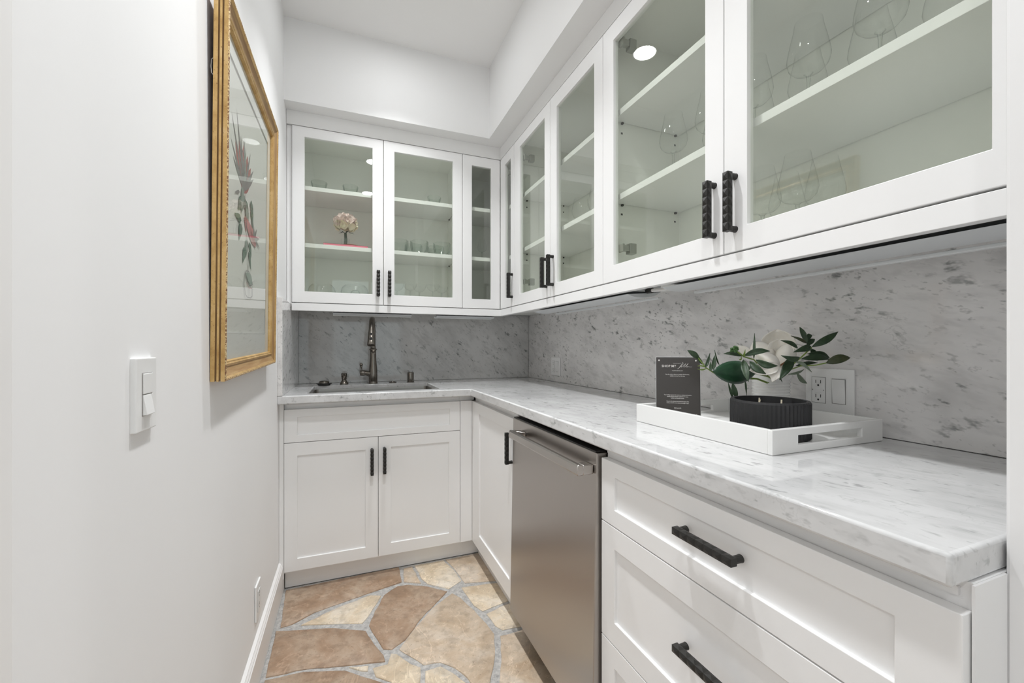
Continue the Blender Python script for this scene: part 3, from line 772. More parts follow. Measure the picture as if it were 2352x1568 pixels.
# left wall dimmer switch (facing +X)
t = thing('light_switch', 'white dimmer switch on the left wall below the picture', 'switch', (-.2843, .7740, 1.0593), (0, 0, PI/2))
MB().box(-.0335, .0335, -.0070, .002, -.0535, .0535).build('cover_plate', M['plate'], parent=t, bevel=.0018, seg=3)
MB().box(-.0165, .0165, -.0074, -.0070, -.0315, .0315).build('recess_gap', mat_gapsoft, parent=t)
MB().box(-.0152, .0152, -.0090, -.0070, .0005, .0305).build('upper_rocker', M['plate'], parent=t, bevel=.0008)
MB().add([(-.0152, -.0070, -.0305), (.0105, -.0070, -.0305), (.0105, -.0070, -.0005), (-.0152, -.0070, -.0005), (-.0152, -.0135, -.0295), (.0105, -.0135, -.0295), (.0105, -.0085, -.0005), (-.0152, -.0085, -.0005)],
         [(0, 1, 2, 3), (7, 6, 5, 4), (0, 4, 5, 1), (1, 5, 6, 2), (2, 6, 7, 3), (3, 7, 4, 0)]).build('paddle', M['plate'], parent=t, bevel=.0008)
MB().box(.0115, .0152, -.0088, -.0070, -.0305, -.0005).build('dimmer_slider', M['plate'], parent=t, bevel=.0006)
t = thing('wall_outlet', 'white outlet low on the left wall above the baseboard', 'outlet', (-.2840, 1.6100, .2850), (0, 0, PI/2))
plate_frame(t, .072, .116, .006); receptacle(t, 0)
# marble wall plates (facing -X)
t = thing('wall_outlet', 'small white double plate on the marble near the corner', 'outlet', (1.1735, 2.2570, 1.0085), (0, 0, -PI/2))
plate_frame(t, .112, .110, .006); receptacle(t, -.023); decora_switch(t, .023)
t = thing('wall_outlet', 'large white plate with outlet and rocker beside the vase', 'outlet', (1.1735, .7130, 1.0140), (0, 0, -PI/2))
plate_frame(t, .118, .114, .0065); receptacle(t, -.0245, .0065, True); decora_switch(t, .0245, .0065)

# ================================================================== PICTURE
FW, FH = .688, .866
t = thing('framed_picture', 'tall gold-framed botanical print hanging crooked on the left wall', 'picture', (-.2835, 1.101, 1.0515))
t.rotation_mode = 'XYZ'
Rm = Matrix.Rotation(PI/2, 4, 'Z') @ Matrix.Rotation(math.radians(.85), 4, 'X') @ Matrix.Rotation(math.radians(-1.42), 4, 'Y')
t.rotation_euler = Rm.to_euler()
# local: x along wall, z up, -y towards the room; moulding profile (inset, out)
prof = [(.000, .000), (.000, .0082), (.0040, .0092), (.0040, .0106), (.000, .0118), (.000, .0160), (.0040, .0170), (.0040, .0184), (.000, .0196),
        (.000, .0275), (.0025, .0300), (.0055, .0295), (.010, .0255), (.022, .0200), (.030, .0185), (.033, .0205), (.036, .0215), (.039, .0190), (.042, .0185), (.044, .0135), (.044, .006)]
k = len(prof)
cor = [(0, 0, 1, 1), (FW, 0, -1, 1), (FW, FH, -1, -1), (0, FH, 1, -1)]
vs = []
for cx_, cz_, sx, sz in cor:
    for a, b in prof: vs.append((cx_+sx*a, -b, cz_+sz*a))
for side, nm in enumerate(['bottom', 'right', 'top', 'left']):
    i, j = side, (side+1) % 4
    sub = MB()
    P = vs[i*k:(i+1)*k]+vs[j*k:(j+1)*k]
    fsm = [(q, q+1, k+q+1, k+q) for q in range(k-1)]
    sub.add(P, fsm); sub.mi = [1 if q in (9, 10) else 2 if q in (1, 2, 3, 5, 6, 7, 12, 13) else 0 for q in range(k-1)]
    sub.build('frame_rail', [M['gold'], M['giltedge'], M['golddk']], parent=t, smooth=True, angle=30, merge=False)
MB().box(.003, FW-.003, -.006, -.0005, .003, FH-.003).build('backing_board', M['backing'], parent=t)
mat_mat = mat('mat_board', (.80, .79, .76), .8)
prt = mat('print_paper', (.76, .75, .71), .8)
IX0, IX1, IZ0, IZ1 = .043, FW-.043, .043, FH-.043
T = xf((0, 0, 0), (PI/2, 0, 0))
MB().cells([IX0, IX0+.045, IX1-.045, IX1], [IZ0, IZ0+.068, IZ1-.045, IZ1], lambda i, j: not (i == 1 and j == 1), .0075, .0095, T).build('mat_board', mat_mat, parent=t)
MB().cells([IX0+.042, IX0+.045, IX1-.045, IX1-.042], [IZ0+.065, IZ0+.068, IZ1-.045, IZ1-.042], lambda i, j: not (i == 1 and j == 1), .0095, .0098, T).build('mat_bevel', M['bevelwhite'], parent=t)
pp = MB().box(IX0, IX1, -.0068, -.0062, IZ0, IZ1).build('print', prt, parent=t)
# botanical drawing (flat ink shapes)
ink = mat('ink_grey', (.22, .20, .20), .8); red = mat('ink_red', (.42, .12, .11), .8); grn = mat('ink_green', (.10, .16, .12), .8); rose = mat('ink_rose', (.58, .22, .22), .8); sage = mat('ink_sage', (.28, .33, .29), .8)
dm = MB(); ydraw = -.0071
def flat(pts, mi):
    global ydraw
    ydraw -= .00003
    dm.add([(x, ydraw, z_) for x, z_ in pts], [tuple(range(len(pts)))], None, mi)
def dleaf(x, z_, L, w, a, mi, tipp=.5):
    n = 9; L_ = []; R_ = []
    for q in range(n):
        tt = q/(n-1); ww = w*math.sin(PI*tt**tipp)
        L_.append((tt*L, ww/2)); R_.append((tt*L, -ww/2))
    pts = L_+R_[-2:0:-1]
    ca, sa = math.cos(a), math.sin(a)
    flat([(x+p*ca-q*sa, z_+p*sa+q*ca) for p, q in pts], mi)
def stroke(pts, w, mi):
    for a, b in zip(pts, pts[1:]):
        d_ = math.hypot(b[0]-a[0], b[1]-a[1]); nx, ny = -(b[1]-a[1])/d_*w/2, (b[0]-a[0])/d_*w/2
        flat([(a[0]+nx, a[1]+ny), (b[0]+nx, b[1]+ny), (b[0]-nx, b[1]-ny), (a[0]-nx, a[1]-ny)], mi)
D2R = math.radians
cxp = .335
# protea head
for a, L, w, mi in ((90, .20, .055, 3), (78, .19, .05, 1), (102, .19, .05, 1), (66, .17, .045, 1), (114, .17, .045, 1), (96, .22, .022, 0), (84, .21, .02, 4)):
    dleaf(cxp, .49, L, w, D2R(a), mi, .7)
for a, L, w in ((128, .17, .016), (112, .255, .014), (101, .29, .012), (88, .235, .012), (72, .22, .014), (58, .18, .018), (50, .15, .018), (140, .12, .02)):
    dleaf(cxp, .50, L, w, D2R(a), 0, .8)
for s_, mi in ((0, 2),):
    for dx, dz in ((-.03, .09), (.02, .12), (-.01, .15), (.035, .08)):
        stroke([(cxp+dx+.012*math.cos(q), .49+dz+.02*math.sin(q*1.3)) for q in [0, .8, 1.6, 2.4, 3.2, 4.0]], .003, 0)
# lower leaves and second flower
for x, z_, L, w, a, mi in ((.335, .48, .09, .04, 250, 4), (.34, .47, .09, .04, 290, 2), (.32, .455, .08, .045, 235, 2), (.36, .44, .08, .035, 262, 4), (.345, .40, .07, .03, 268, 3),
        (.30, .36, .055, .035, 180, 2), (.30, .345, .08, .03, 255, 2), (.35, .30, .08, .028, 262, 4), (.375, .30, .07, .025, 285, 2), (.335, .26, .08, .032, 250, 2), (.37, .26, .09, .02, 282, 2), (.32, .51, .13, .022, 262, 4), (.40, .50, .14, .03, 275, 2), (.29, .47, .05, .012, 215, 0)):
    dleaf(x, z_, L, w, D2R(a), mi)
flat([(.355, .395), (.415, .375), (.45, .345), (.44, .30), (.40, .305), (.37, .33), (.35, .36)], 3)
flat([(.385, .36), (.43, .345), (.43, .315), (.39, .325)], 1)
for a in (20, 60, 95, 340): dleaf(.425, .34, .07, .016, D2R(a), 0)
for q in range(5): stroke([(.372+.014*q, .375-.006*q), (.378+.014*q, .315-.004*q)], .0025, 0)
stroke([(.335, .49), (.34, .40), (.35, .32), (.352, .25), (.358, .20), (.355, .16)], .0035, 0)
# glass jar
stroke([(.325, .145), (.315, .10), (.325, .055), (.345, .045), (.375, .048), (.395, .06), (.40, .11), (.385, .15), (.36, .165), (.335, .16), (.325, .145)], .0035, 0)
stroke([(.325, .145), (.34, .12), (.365, .10), (.398, .115)], .0035, 0)
flat([(.33, .15), (.345, .125), (.37, .108), (.395, .118), (.385, .148), (.36, .16)], 4)
stroke([(.335, .11), (.36, .09), (.39, .095)], .003, 1)
stroke([(.36, .09), (.362, .055)], .0022, 0)
dm.v = [(.321+(x-.355)*1.32-.115*(.1837+z_*.64-.245), y, .1837+z_*.64) for x, y, z_ in dm.v]
dm.build('botanical_drawing', [ink, red, grn, rose, sage], parent=pp, merge=False)
MB().add([(IX0-.002, -.0118, IZ0-.002), (IX1+.002, -.0118, IZ0-.002), (IX1+.002, -.0118, IZ1+.002), (IX0-.002, -.0118, IZ1+.002)], [(0, 1, 2, 3)]).build('glass_pane', M['picglass'], parent=t)
MB().tube([(.006, -.001, FH-.155), (.006, .004, FH-.16), (.006, .0055, FH-.175), (.006, .004, FH-.19), (.006, -.001, FH-.195)], .001, 8).build('hanging_wire', M['wire'], parent=t, smooth=True)

# ================================================================== TRAY GROUP
c_, s_ = math.cos(TH), math.sin(TH)
RV = Vector((c_, -s_, 0)); FV = Vector((s_, c_, 0)); UV = Vector((0, 0, 1))
def at(px, py, d):
    return Vector((0, 0, EYE)) + d*(FV + RV*((px-CXP)/FPX) - UV*((py-CYP)/FPX))
TX0, TX1, TY0, TY1, TZ = .772, 1.128, .574, .988, ZC1+.0004
t = thing('serving_tray', 'rectangular white lacquered tray with cut-out handles on the counter', 'tray', (TX0, TY0, TZ))
tw, tl, th_, hh = TX1-TX0, TY1-TY0, .011, .0495
MB().box(.002, tw-.002, .002, tl-.002, 0, .010).build('tray_base', M['traywhite'], parent=t)
for x in (0, tw-th_): MB().box(x, x+th_, th_, tl-th_, .0, hh).build('side_wall', M['traywhite'], parent=t, bevel=.0015)
for y in (0, tl-th_):
    MB().cells([0, .075, tw-.075, tw], [.0, .0155, .0345, hh], lambda i, j: not (i == 1 and j == 1), -th_, 0, T=xf((0, y, 0), (PI/2, 0, 0))).build('handle_wall', M['traywhite'], parent=t, bevel=.0015)
TB = TZ+.0105
# black candle
CX_, CY_ = .893, .672
t = thing('black_candle', 'black ribbed bowl candle with wicks in the white tray', 'candle', (CX_, CY_, TB))
n = 120; R0 = .0785; H0 = .083
vs = []; 
for i in range(n):
    a = 2*PI*i/n; rr = R0*(1+(.016 if i % 2 else -.004))
    vs += [((R0-.004)*math.cos(a), (R0-.004)*math.sin(a), 0), (rr*math.cos(a), rr*math.sin(a), .004), (rr*math.cos(a), rr*math.sin(a), H0-.004), ((R0-.001)*math.cos(a), (R0-.001)*math.sin(a), H0), ((R0-.0085)*math.cos(a), (R0-.0085)*math.sin(a), H0), ((R0-.009)*math.cos(a), (R0-.009)*math.sin(a), H0-.022)]
fs = [(i*6+q, ((i+1) % n)*6+q, ((i+1) % n)*6+q+1, i*6+q+1) for i in range(n) for q in range(5)]+[tuple(i*6 for i in reversed(range(n)))]
MB().add(vs, fs).build('ribbed_vessel', M['charcoal'], parent=t, smooth=True, angle=20)
MB().lathe([(.0005, H0-.021), (R0-.0088, H0-.0205)], 40).build('wax', M['wax'], parent=t)
for x, y, lx in ((-.0215, .012, .008), (.0260, -.0100, .001), (.012, .035, .002)):
    MB().tube([(x, y, H0-.022), (x+lx*.5, y, H0-.012), (x+lx, y, H0-.001)], .0017, 8).build('wick', M['wick'], parent=t)
# vase with ribs
VX, VY = 1.050, .785
t = thing('white_vase', 'white ribbed ceramic vase in the tray behind the candle', 'vase', (VX, VY, TB))
pf = [(.034, 0), (.040, .006), (.044, .03), (.0445, .055), (.043, .066)]
for q in range(6):
    zq = .068+q*.0075; pf += [(.0418, zq), (.0450, zq+.0035)]
pf += [(.0425, .115), (.047, .122), (.049, .128), (.046, .130), (.040, .122), (.038, .08), (.0005, .078)]
MB().lathe(pf, 40, cap0=True).build('vase_body', M['traywhite'], parent=t, smooth=True, angle=50)

# ---- magnolia arrangement
fr = thing('magnolia_arrangement', 'cream magnolia bloom with green leaves standing in the white vase', 'flower arrangement', (VX, VY, TB+.095))
bpy.context.view_layer.update()
INV = Matrix.Translation(-Vector(fr.location))
def blade(B, Tp, w, bulge=.0, cup=.0, sag=.0, p=.85, nu=10, nv=5, tipw=0.12, point=1.0):
    B = Vector(B); Tp = Vector(Tp); ax = Tp-B; L = ax.length; axn = ax.normalized()
    mid = (B+Tp)/2; view = (mid-Vector((0, 0, EYE))).normalized()
    side = axn.cross(view).normalized(); nrm = side.cross(axn).normalized()
    if nrm.dot(view) > 0: nrm = -nrm      # nrm towards the viewer side
    vs = []
    for i in range(nu+1):
        tt = i/nu
        ww = w/2*(math.sin(PI*min(1, max(0, tt**p)))**point*(1-tipw)+tipw*(1-(2*tt-1)**4))
        ww = max(ww, .0004)
        c0_ = B+ax*tt+nrm*bulge*math.sin(PI*tt)+Vector((0, 0, -sag))*math.sin(PI*tt)*-1
        for j in range(nv):
            sj = (j/(nv-1))*2-1
            vs.append(c0_+side*ww*sj+nrm*cup*(sj*sj)*(ww/(w/2)))
    fs = [(i*nv+j, i*nv+j+1, (i+1)*nv+j+1, (i+1)*nv+j) for i in range(nu) for j in range(nv-1)]
    return vs, fs
def part_blade(nm, m, B, Tp, w, th=.0006, **kw):
    vs, fs = blade(B, Tp, w, **kw)
    mb = MB().add([INV @ v for v in vs], fs)
    o = mb.build(nm, m, parent=fr, smooth=True, angle=80, merge=False)
    so = o.modifiers.new('thickness', 'SOLIDIFY'); so.thickness = th; so.offset = 0
    return o
def C(x, y, d): return at(1560+x/5.6, 740+y/5.6, d)
def K(w, d): return w/5.6*d/FPX
# petals
PET = [((1290, 560, 1.085), (1258, 88, 1.085), 385, dict(bulge=-.030, cup=.030, tipw=.8, p=1.15)),
       ((930, 420, 1.09), (750, 300, 1.095), 100, dict(bulge=.0, cup=.004, tipw=.3)),
       ((1225, 560, 1.055), (948, 262, 1.070), 255, dict(bulge=.016, cup=-.022, tipw=.72, p=1.1)),
       ((1310, 590, 1.035), (1300, 215, 1.055), 285, dict(bulge=-.012, cup=.030, tipw=.62, p=1.2)),
       ((1340, 560, 1.018), (1405, 272, 1.030), 225, dict(bulge=.014, cup=-.022, tipw=.62, p=1.15)),
       ((1300, 575, 1.012), (1010, 392, 1.015), 172, dict(bulge=.016, cup=-.018, tipw=.5, p=.9)),
       ((1290, 570, 1.000), (905, 618, .992), 165, dict(bulge=-.004, cup=.012, tipw=.7, p=1.0)),
       ((1275, 570, 1.000), (1195, 770, .990), 200, dict(bulge=.002, cup=-.001, tipw=.0, p=.5))]
for a, b, w, kw in PET: part_blade('petal', M['petal'], C(*a), C(*b), K(w, a[2]), th=.0012, nu=14, nv=11, **kw)
LV = [('leafbig', (985, 655, 1.03), (430, 630, .99), 292, dict(bulge=.014, cup=-.012, tipw=.35, p=.95, nu=12, nv=7)),
 ('leaf', (830, 432, .985), (1168, 370, .965), 85, dict(bulge=.010)), ('leaf', (985, 482, .99), (1268, 560, .965), 92, dict(bulge=.010)),
 ('leaf', (905, 498, .985), (1118, 665, .955), 98, dict(bulge=.010)), ('leaf', (825, 480, .985), (890, 765, .945), 95, dict(bulge=.008)),
 ('leaf', (805, 435, .99), (570, 405, 1.0), 62, dict(bulge=.004)), ('stemgreen', (822, 430, .98), (850, 350, .97), 26, {}),
 ('stemgreen', (800, 440, .98), (770, 470, .97), 16, {}),
 ('leaf', (960, 470, 1.0), (970, 140, 1.01), 34, dict(bulge=.006)), ('leaf', (255, 470, 1.05), (105, 358, 1.05), 78, dict(bulge=.004)),
 ('leaf', (300, 540, 1.05), (228, 405, 1.05), 44, {}), ('leafdk', (335, 575, 1.04), (397, 392, 1.05), 42, dict(bulge=-.004)),
 ('leaf', (410, 625, 1.03), (400, 505, 1.04), 36, {}), ('leaf', (438, 610, 1.03), (455, 425, 1.04), 58, {}), ('leafdk', (515, 545, 1.05), (455, 355, 1.06), 18, dict(bulge=.004)),
 ('stemgreen', (345, 580, 1.045), (238, 562, 1.05), 14, {}), ('stemgreen', (360, 588, 1.045), (236, 600, 1.05), 15, {}),
 ('leaf', (685, 775, 1.03), (745, 968, 1.03), 72, dict(bulge=.004)), ('leafdk', (630, 775, 1.04), (708, 1015, 1.03), 28, dict(bulge=.006)),
 ('leaf', (850, 755, 1.05), (866, 942, 1.05), 22, {}), ('leafdk', (1525, 335, .98), (1303, 232, .97), 56, dict(bulge=.006)),
 ('leaf', (1552, 450, .975), (1308, 425, .965), 76, dict(bulge=.006)), ('leafdk', (1705, 325, 1.0), (1468, 385, .985), 92, dict(bulge=.008)),
 ('leafdk', (1650, 280, 1.02), (1550, 60, 1.04), 66, {}), ('leafol', (1640, 270, 1.0), (1435, 172, .99), 42, dict(bulge=.008)),
 ('leafdk', (1705, 318, 1.0), (2045, 120, 1.0), 98, dict(bulge=.008)), ('leafol', (1885, 525, .985), (2202, 455, .975), 122, dict(bulge=.006, tipw=.2)),
 ('leafdk', (1570, 470, 1.0), (1935, 478, 1.01), 96, dict(bulge=.006)), ('leafdk', (1650, 405, 1.02), (1938, 462, 1.02), 84, dict(bulge=.008)),
 ('leafdk', (1460, 440, 1.0), (1290, 740, .97), 118, dict(bulge=.008)), ('leafgr', (1490, 505, .985), (1705, 640, .965), 46, dict(bulge=.018)),
 ('leafgr', (1400, 670, 1.01), (1605, 605, 1.02), 34, dict(bulge=.004)), ('leafgr', (1510, 645, 1.03), (1645, 785, 1.03), 58, {}),
 ('leafdk', (1650, 240, 1.03), (1702, 160, 1.04), 62, {}), ('leafdk', (1690, 340, 1.02), (1765, 400, 1.02), 66, {}), ('leafdk', (1640, 300, 1.03), (1745, 215, 1.04), 70, {}),
 ('leafdk', (1255, 708, 1.04), (1326, 770, 1.04), 18, {}), ('leafdk', (1500, 560, 1.01), (1780, 520, 1.02), 50, {})]
rl = random.Random(5)
for mk, a, b, w, kw in LV:
    kw = dict(kw)
    if mk != 'leafbig': kw.setdefault('sag', rl.choice((-1, 1))*rl.uniform(.002, .006)); kw.setdefault('cup', rl.uniform(.001, .003)); w *= .92
    part_blade('leaf', M[mk], C(*a), C(*b), K(w, a[2]), **kw)
st = MB()
def stem(pts, r): st.tube([INV @ C(*p) for p in pts], r, 7)
stem([(1250, 760, 1.08), (1300, 640, 1.05), (1440, 560, 1.0), (1580, 440, .985), (1700, 325, .995)], .0016)
stem([(1240, 760, 1.08), (1340, 640, 1.05), (1560, 560, 1.0), (1760, 550, .99), (1890, 522, .985)], .0015)
stem([(1200, 760, 1.09), (1100, 640, 1.06), (960, 480, 1.0), (830, 440, .985), (712, 350, .98)], .0016)
stem([(1180, 800, 1.09), (1000, 730, 1.06), (700, 720, 1.05), (520, 690, 1.045), (430, 640, 1.04), (340, 580, 1.045), (240, 450, 1.05)], .0015)
stem([(1250, 760, 1.09), (1150, 700, 1.06), (985, 655, 1.03)], .0018)
stem([(1240, 760, 1.09), (1200, 600, 1.07), (1000, 500, 1.0)], .0013)
stem([(700, 790, 1.04), (760, 700, 1.05), (1000, 720, 1.06), (1160, 780, 1.08)], .0012)
st.build('stem', M['stemgreen'], parent=fr, smooth=True)
MB().tube([INV @ C(1230, 760, 1.08), INV @ C(1268, 575, 1.03), INV @ C(1330, 535, 1.01), INV @ C(1400, 490, 1.0)], .0020, 8).build('twig', M['twig'], parent=fr, smooth=True)
bm_ = MB(); rb = random.Random(3); bc = INV @ C(712, 342, .98)
for q in range(46):
    v_ = Vector((rb.gauss(0, 1), rb.gauss(0, 1), rb.gauss(0, 1))).normalized()*K(rb.uniform(15, 52), .98)
    T = Matrix.Translation(bc+v_); r_ = K(rb.uniform(13, 18), .98)
    bm_.lathe([(.0001, -r_), (r_*.7, -r_*.7), (r_, 0), (r_*.7, r_*.7), (.0001, r_)], 7, T=T)
bm_.build('berry_cluster', M['berry'], parent=fr, smooth=True, merge=False)

# ---- sign
sg = thing('counter_sign', 'dark card sign with white lettering at the far end of the tray', 'sign')
BL = Vector((.8180, .958, TB)); BR = Vector((.9105, .888, TB))
ux = (BR-BL).normalized(); SWd = .1165; SHt = .1735
nback = Vector((-ux.y, ux.x, 0)).normalized()
if nback.dot(FV) < 0: nback = -nback
lean = math.radians(5)
uz = (UV*math.cos(lean)+nback*math.sin(lean)); un = ux.cross(uz).normalized()
Rs = Matrix((ux, nback*math.cos(lean)-UV*math.sin(lean), uz)).transposed().to_4x4()
sg.matrix_world = Matrix.Translation(BL) @ Rs
MB().box(-.001, SWd+.001, .0015, .0045, 0, SHt+.001).build('acrylic_holder', M['acrylic'], parent=sg, bevel=.0005)
pnl = MB().box(0, SWd, 0, .0014, .0005, SHt).build('printed_card', M['sign'], parent=sg)
MB().box(0.01, SWd-.01, .004, .075, 0, .002, T=None).build('easel_foot', M['acrylic'], parent=sg)
dots = MB()
for x, z_ in ((.008, SHt-.009), (SWd-.0105, SHt-.0095), (SWd-.0105, .012), (.008, .012)): dots.lathe([(.0002, 0), (.0022, 0), (.0022, -.001)], 14, T=xf((x, -.0005, z_), (PI/2, 0, 0)))
dots.build('pin', M['signtext'], parent=pnl)
def text(s, x, z_, size, bold=0, parent=None, y=-.0004, align='CENTER', sx=1.0):
    cu = bpy.data.curves.new('lettering', 'FONT'); cu.body = s; cu.size = size; cu.align_x = align; cu.offset = bold
    cu.resolution_u = 2
    ob = bpy.data.objects.new('tmp', cu); COL.objects.link(ob); bpy.context.view_layer.update()
    me = bpy.data.meshes.new_from_object(ob.evaluated_get(bpy.context.evaluated_depsgraph_get()))
    bpy.data.objects.remove(ob)
    me.materials.clear(); me.materials.append(M['signtext'])
    o = bpy.data.objects.new('lettering', me); COL.objects.link(o); o.parent = parent
    o.location = (x, y, z_); o.rotation_euler = (PI/2, 0, 0); o.scale = (sx, 1, 1)
    return o
ph = SHt
cxs = SWd*.49
text('SHOP MY', .0345, ph-.0285, .0093, .00012, pnl)
scr = MB()
def sstroke(pts, w):
    for a, b in zip(pts, pts[1:]):
        d_ = math.hypot(b[0]-a[0], b[1]-a[1]) or 1; nx, ny = -(b[1]-a[1])/d_*w/2, (b[0]-a[0])/d_*w/2
        scr.add([(a[0]+nx, -.0006, a[1]+ny), (b[0]+nx, -.0006, b[1]+ny), (b[0]-nx, -.0006, b[1]-ny), (a[0]-nx, -.0006, a[1]-ny)], [(0, 1, 2, 3)])
zt = ph-.0285
sstroke([(.046, zt+.0112), (.060, zt+.0105), (.0680, zt+.0120)], .0005)
sstroke([(.0725, zt+.0145), (.0685, zt+.008), (.0620, zt-.0010), (.0588, zt-.0045), (.0570, zt-.0038)], .0008)
sstroke([(.0588, zt-.0045), (.0640, zt+.0005), (.0700, zt+.0060), (.0735, zt+.0105)], .0006)
sstroke([(.0690, zt+.0045), (.0668, zt+.0002), (.0700, zt+.0010), (.0790, zt+.0100), (.0800, zt+.0112)], .0006)
sstroke([(.0800, zt+.0112), (.0735, zt+.0010), (.0760, zt+.0006), (.0850, zt+.0100), (.0862, zt+.0108)], .0006)
sstroke([(.0862, zt+.0108), (.0795, zt+.0010), (.0815, zt+.0006), (.0850, zt+.0030), (.0835, zt+.0005), (.0870, zt+.0022), (.0900, zt+.0010), (.0960, zt+.0016)], .0006)
scr.build('lettering', M['signtext'], parent=pnl)
for s, z_, sz in (('VACATION RENTAL SHOP', ph-.0395, .0030), ('Scan the code to shop our complete Villa favorites,', ph-.0500, .0038), ('available to order from this stay.', ph-.0545, .0038),
                  ('Your booking supports the owners to welcome and reserve', .0655, .0037), ('amazing stays for families and friends. To enjoy', .0610, .0037), ('comfort and beautiful homes.', .0565, .0037),
                  ('Shop the full collection and receive the pieces that', .0475, .0036), ('made you feel like home delivered straight to you.', .0430, .0036), ('@shopmyvilla', .0290, .0040)):
    text(s, cxs, z_, sz, .00006, pnl, sx=.80)

# ================================================================== GLASSWARE
g0_ = mark()
def wine(label, loc, group, sc=1.0, kind='wine'):
    t = thing('wine_glass', label, 'glass', loc, group=group)
    MB().lathe([(.0100, .1125), (.0300, .119), (.0410, .131), (.0455, .148), (.0440, .162), (.0385, .190), (.0320, .218), (.0285, .240)], 28).build('bowl', M['crystal'], parent=t, smooth=True)
    MB().lathe([(.0005, .002), (.031, .001), (.034, .0), (.034, .0015), (.010, .004), (.0045, .008), (.0035, .03), (.0033, .09), (.0048, .108), (.010, .1125)], 24).build('stem_and_foot', M['crystalstem'], parent=t, smooth=True)
    t.scale = (sc, sc, sc)
    return t
ZM, Z0 = 1.6312, 1.3556
g1 = 'stemmed wine glasses on the middle shelf of the stemware cabinet'
w0 = wine('tall wine glass, farthest one of the front row on the middle shelf', (.940, 1.024, ZM), g1, sc=.91)
FR = [(.950, .890, 'tall wine glass half hidden behind the stile beside the black pulls'), (.950, .754, 'tall wine glass just right of the black pulls, middle shelf'),
      (.950, .622, 'tall wine glass second from the black pulls on the middle shelf'), (.950, .488, 'nearest tall wine glass on the middle shelf, cut by the frame top')]
for x, y, l in FR: dup(w0, (x, y, ZM), l, g1)
for x, y, l in ((1.050, .960, 'rear-row wine glass on the middle shelf, behind the farthest front one'), (1.050, .825, 'rear-row wine glass on the middle shelf, behind the stile with the pulls'),
        (1.050, .690, 'rear-row wine glass on the middle shelf, just right of the front one beside the pulls'), (1.050, .555, 'rear-row wine glass on the middle shelf, second from the camera'), (1.050, .425, 'rear-row wine glass on the middle shelf, nearest the camera')):
    dup(w0, (x, y, ZM), l, g1)
g2 = 'stemmed wine glasses on the bottom shelf of the stemware cabinet'
for x, y, l in ((.950, .732, 'wine glass on the bottom shelf, closest to the black pulls'), (.950, .646, 'wine glass on the bottom shelf, second from the black pulls'), (1.035, .640, 'wine glass on the bottom shelf behind the first two'), (1.04, .735, 'wine glass on the bottom shelf, in the rear corner behind the pull')):
    dup(w0, (x, y, Z0), l, g2, sc=.88)
# stemless/brandy glasses over the dishwasher
def stemless(label, loc, group):
    t = thing('brandy_glass', label, 'glass', loc, group=group)
    MB().lathe([(.0005, .034), (.014, .034), (.030, .045), (.038, .062), (.0385, .075), (.034, .095), (.0270, .122)], 24).build('bowl', M['crystal'], parent=t, smooth=True)
    MB().lathe([(.0005, .002), (.028, .001), (.0285, 0), (.010, .004), (.0045, .010), (.0045, .026), (.010, .033), (.0005, .034)], 20).build('stem_and_foot', M['crystalstem'], parent=t, smooth=True)
    return t
b0 = stemless('short brandy glass over the dishwasher, nearest the right door edge', (.915, 1.330, ZM), 'short glasses over the dishwasher')
for x, y, l in ((.925, 1.425, 'short brandy glass over the dishwasher, middle of the row'), (.915, 1.535, 'short brandy glass over the dishwasher, far left of the row'), (1.02, 1.38, 'short brandy glass over the dishwasher, behind the row'), (1.03, 1.50, 'short brandy glass over the dishwasher, rear left')):
    dup(b0, (x, y, ZM), l, 'short glasses over the dishwasher')
# small coupes in cabinet above the sink
def coupe(label, loc):
    t = thing('coupe_glass', label, 'glass', loc, group='small coupe glasses on the bottom shelf')
    MB().lathe([(.004, .088), (.016, .091), (.028, .100), (.036, .114), (.037, .128)], 22).build('bowl', M['crystal'], parent=t, smooth=True)
    MB().lathe([(.0005, .002), (.026, .001), (.0265, 0), (.008, .003), (.003, .008), (.0027, .075), (.004, .088)], 18).build('stem_and_foot', M['crystalstem'], parent=t, smooth=True)
    return t
k0 = coupe('small coupe glass on the bottom shelf, front left of the group', (.3255, 2.395, Z0))
for x, y, l in ((.385, 2.45, 'small coupe glass on the bottom shelf, second from the left'), (.452, 2.39, 'small coupe glass on the bottom shelf, third from the left'), (.515, 2.45, 'small coupe glass on the bottom shelf, rightmost'), (.258, 2.43, 'small coupe glass on the bottom shelf, half hidden by the door frame')):
    dup(k0, (x, y, Z0), l)
# lotus bowls
wv = lambda a, z_: 1+.05*math.cos(8*a)*(z_/.085)
def lotus(label, loc, rz=0):
    o = MB().lathe([(.0005, .003), (.020, .002), (.030, .010), (.043, .030), (.049, .052), (.0475, .082), (.0440, .081), (.040, .036), (.024, .016), (.0005, .010)], 48, wob=wv).build('lotus_bowl', M['bowlglass'], loc=loc, smooth=True)
    return tag(o, label, 'bowl', 'glass lotus bowls on the middle shelf')
l0 = lotus('petal-edged glass bowl on the middle shelf, cut by the left door frame', (.262, 2.37, ZM))
for x, y, l in ((.3700, 2.355, 'petal-edged glass bowl in the middle of the front row'), (.4970, 2.355, 'petal-edged glass bowl at the right of the front row'), (.352, 2.450, 'petal-edged glass bowl behind the middle one'), (.480, 2.450, 'petal-edged glass bowl behind the right-hand one')):
    o = l0.copy(); COL.objects.link(o); o.location = (x, y, ZM); o['label'] = l
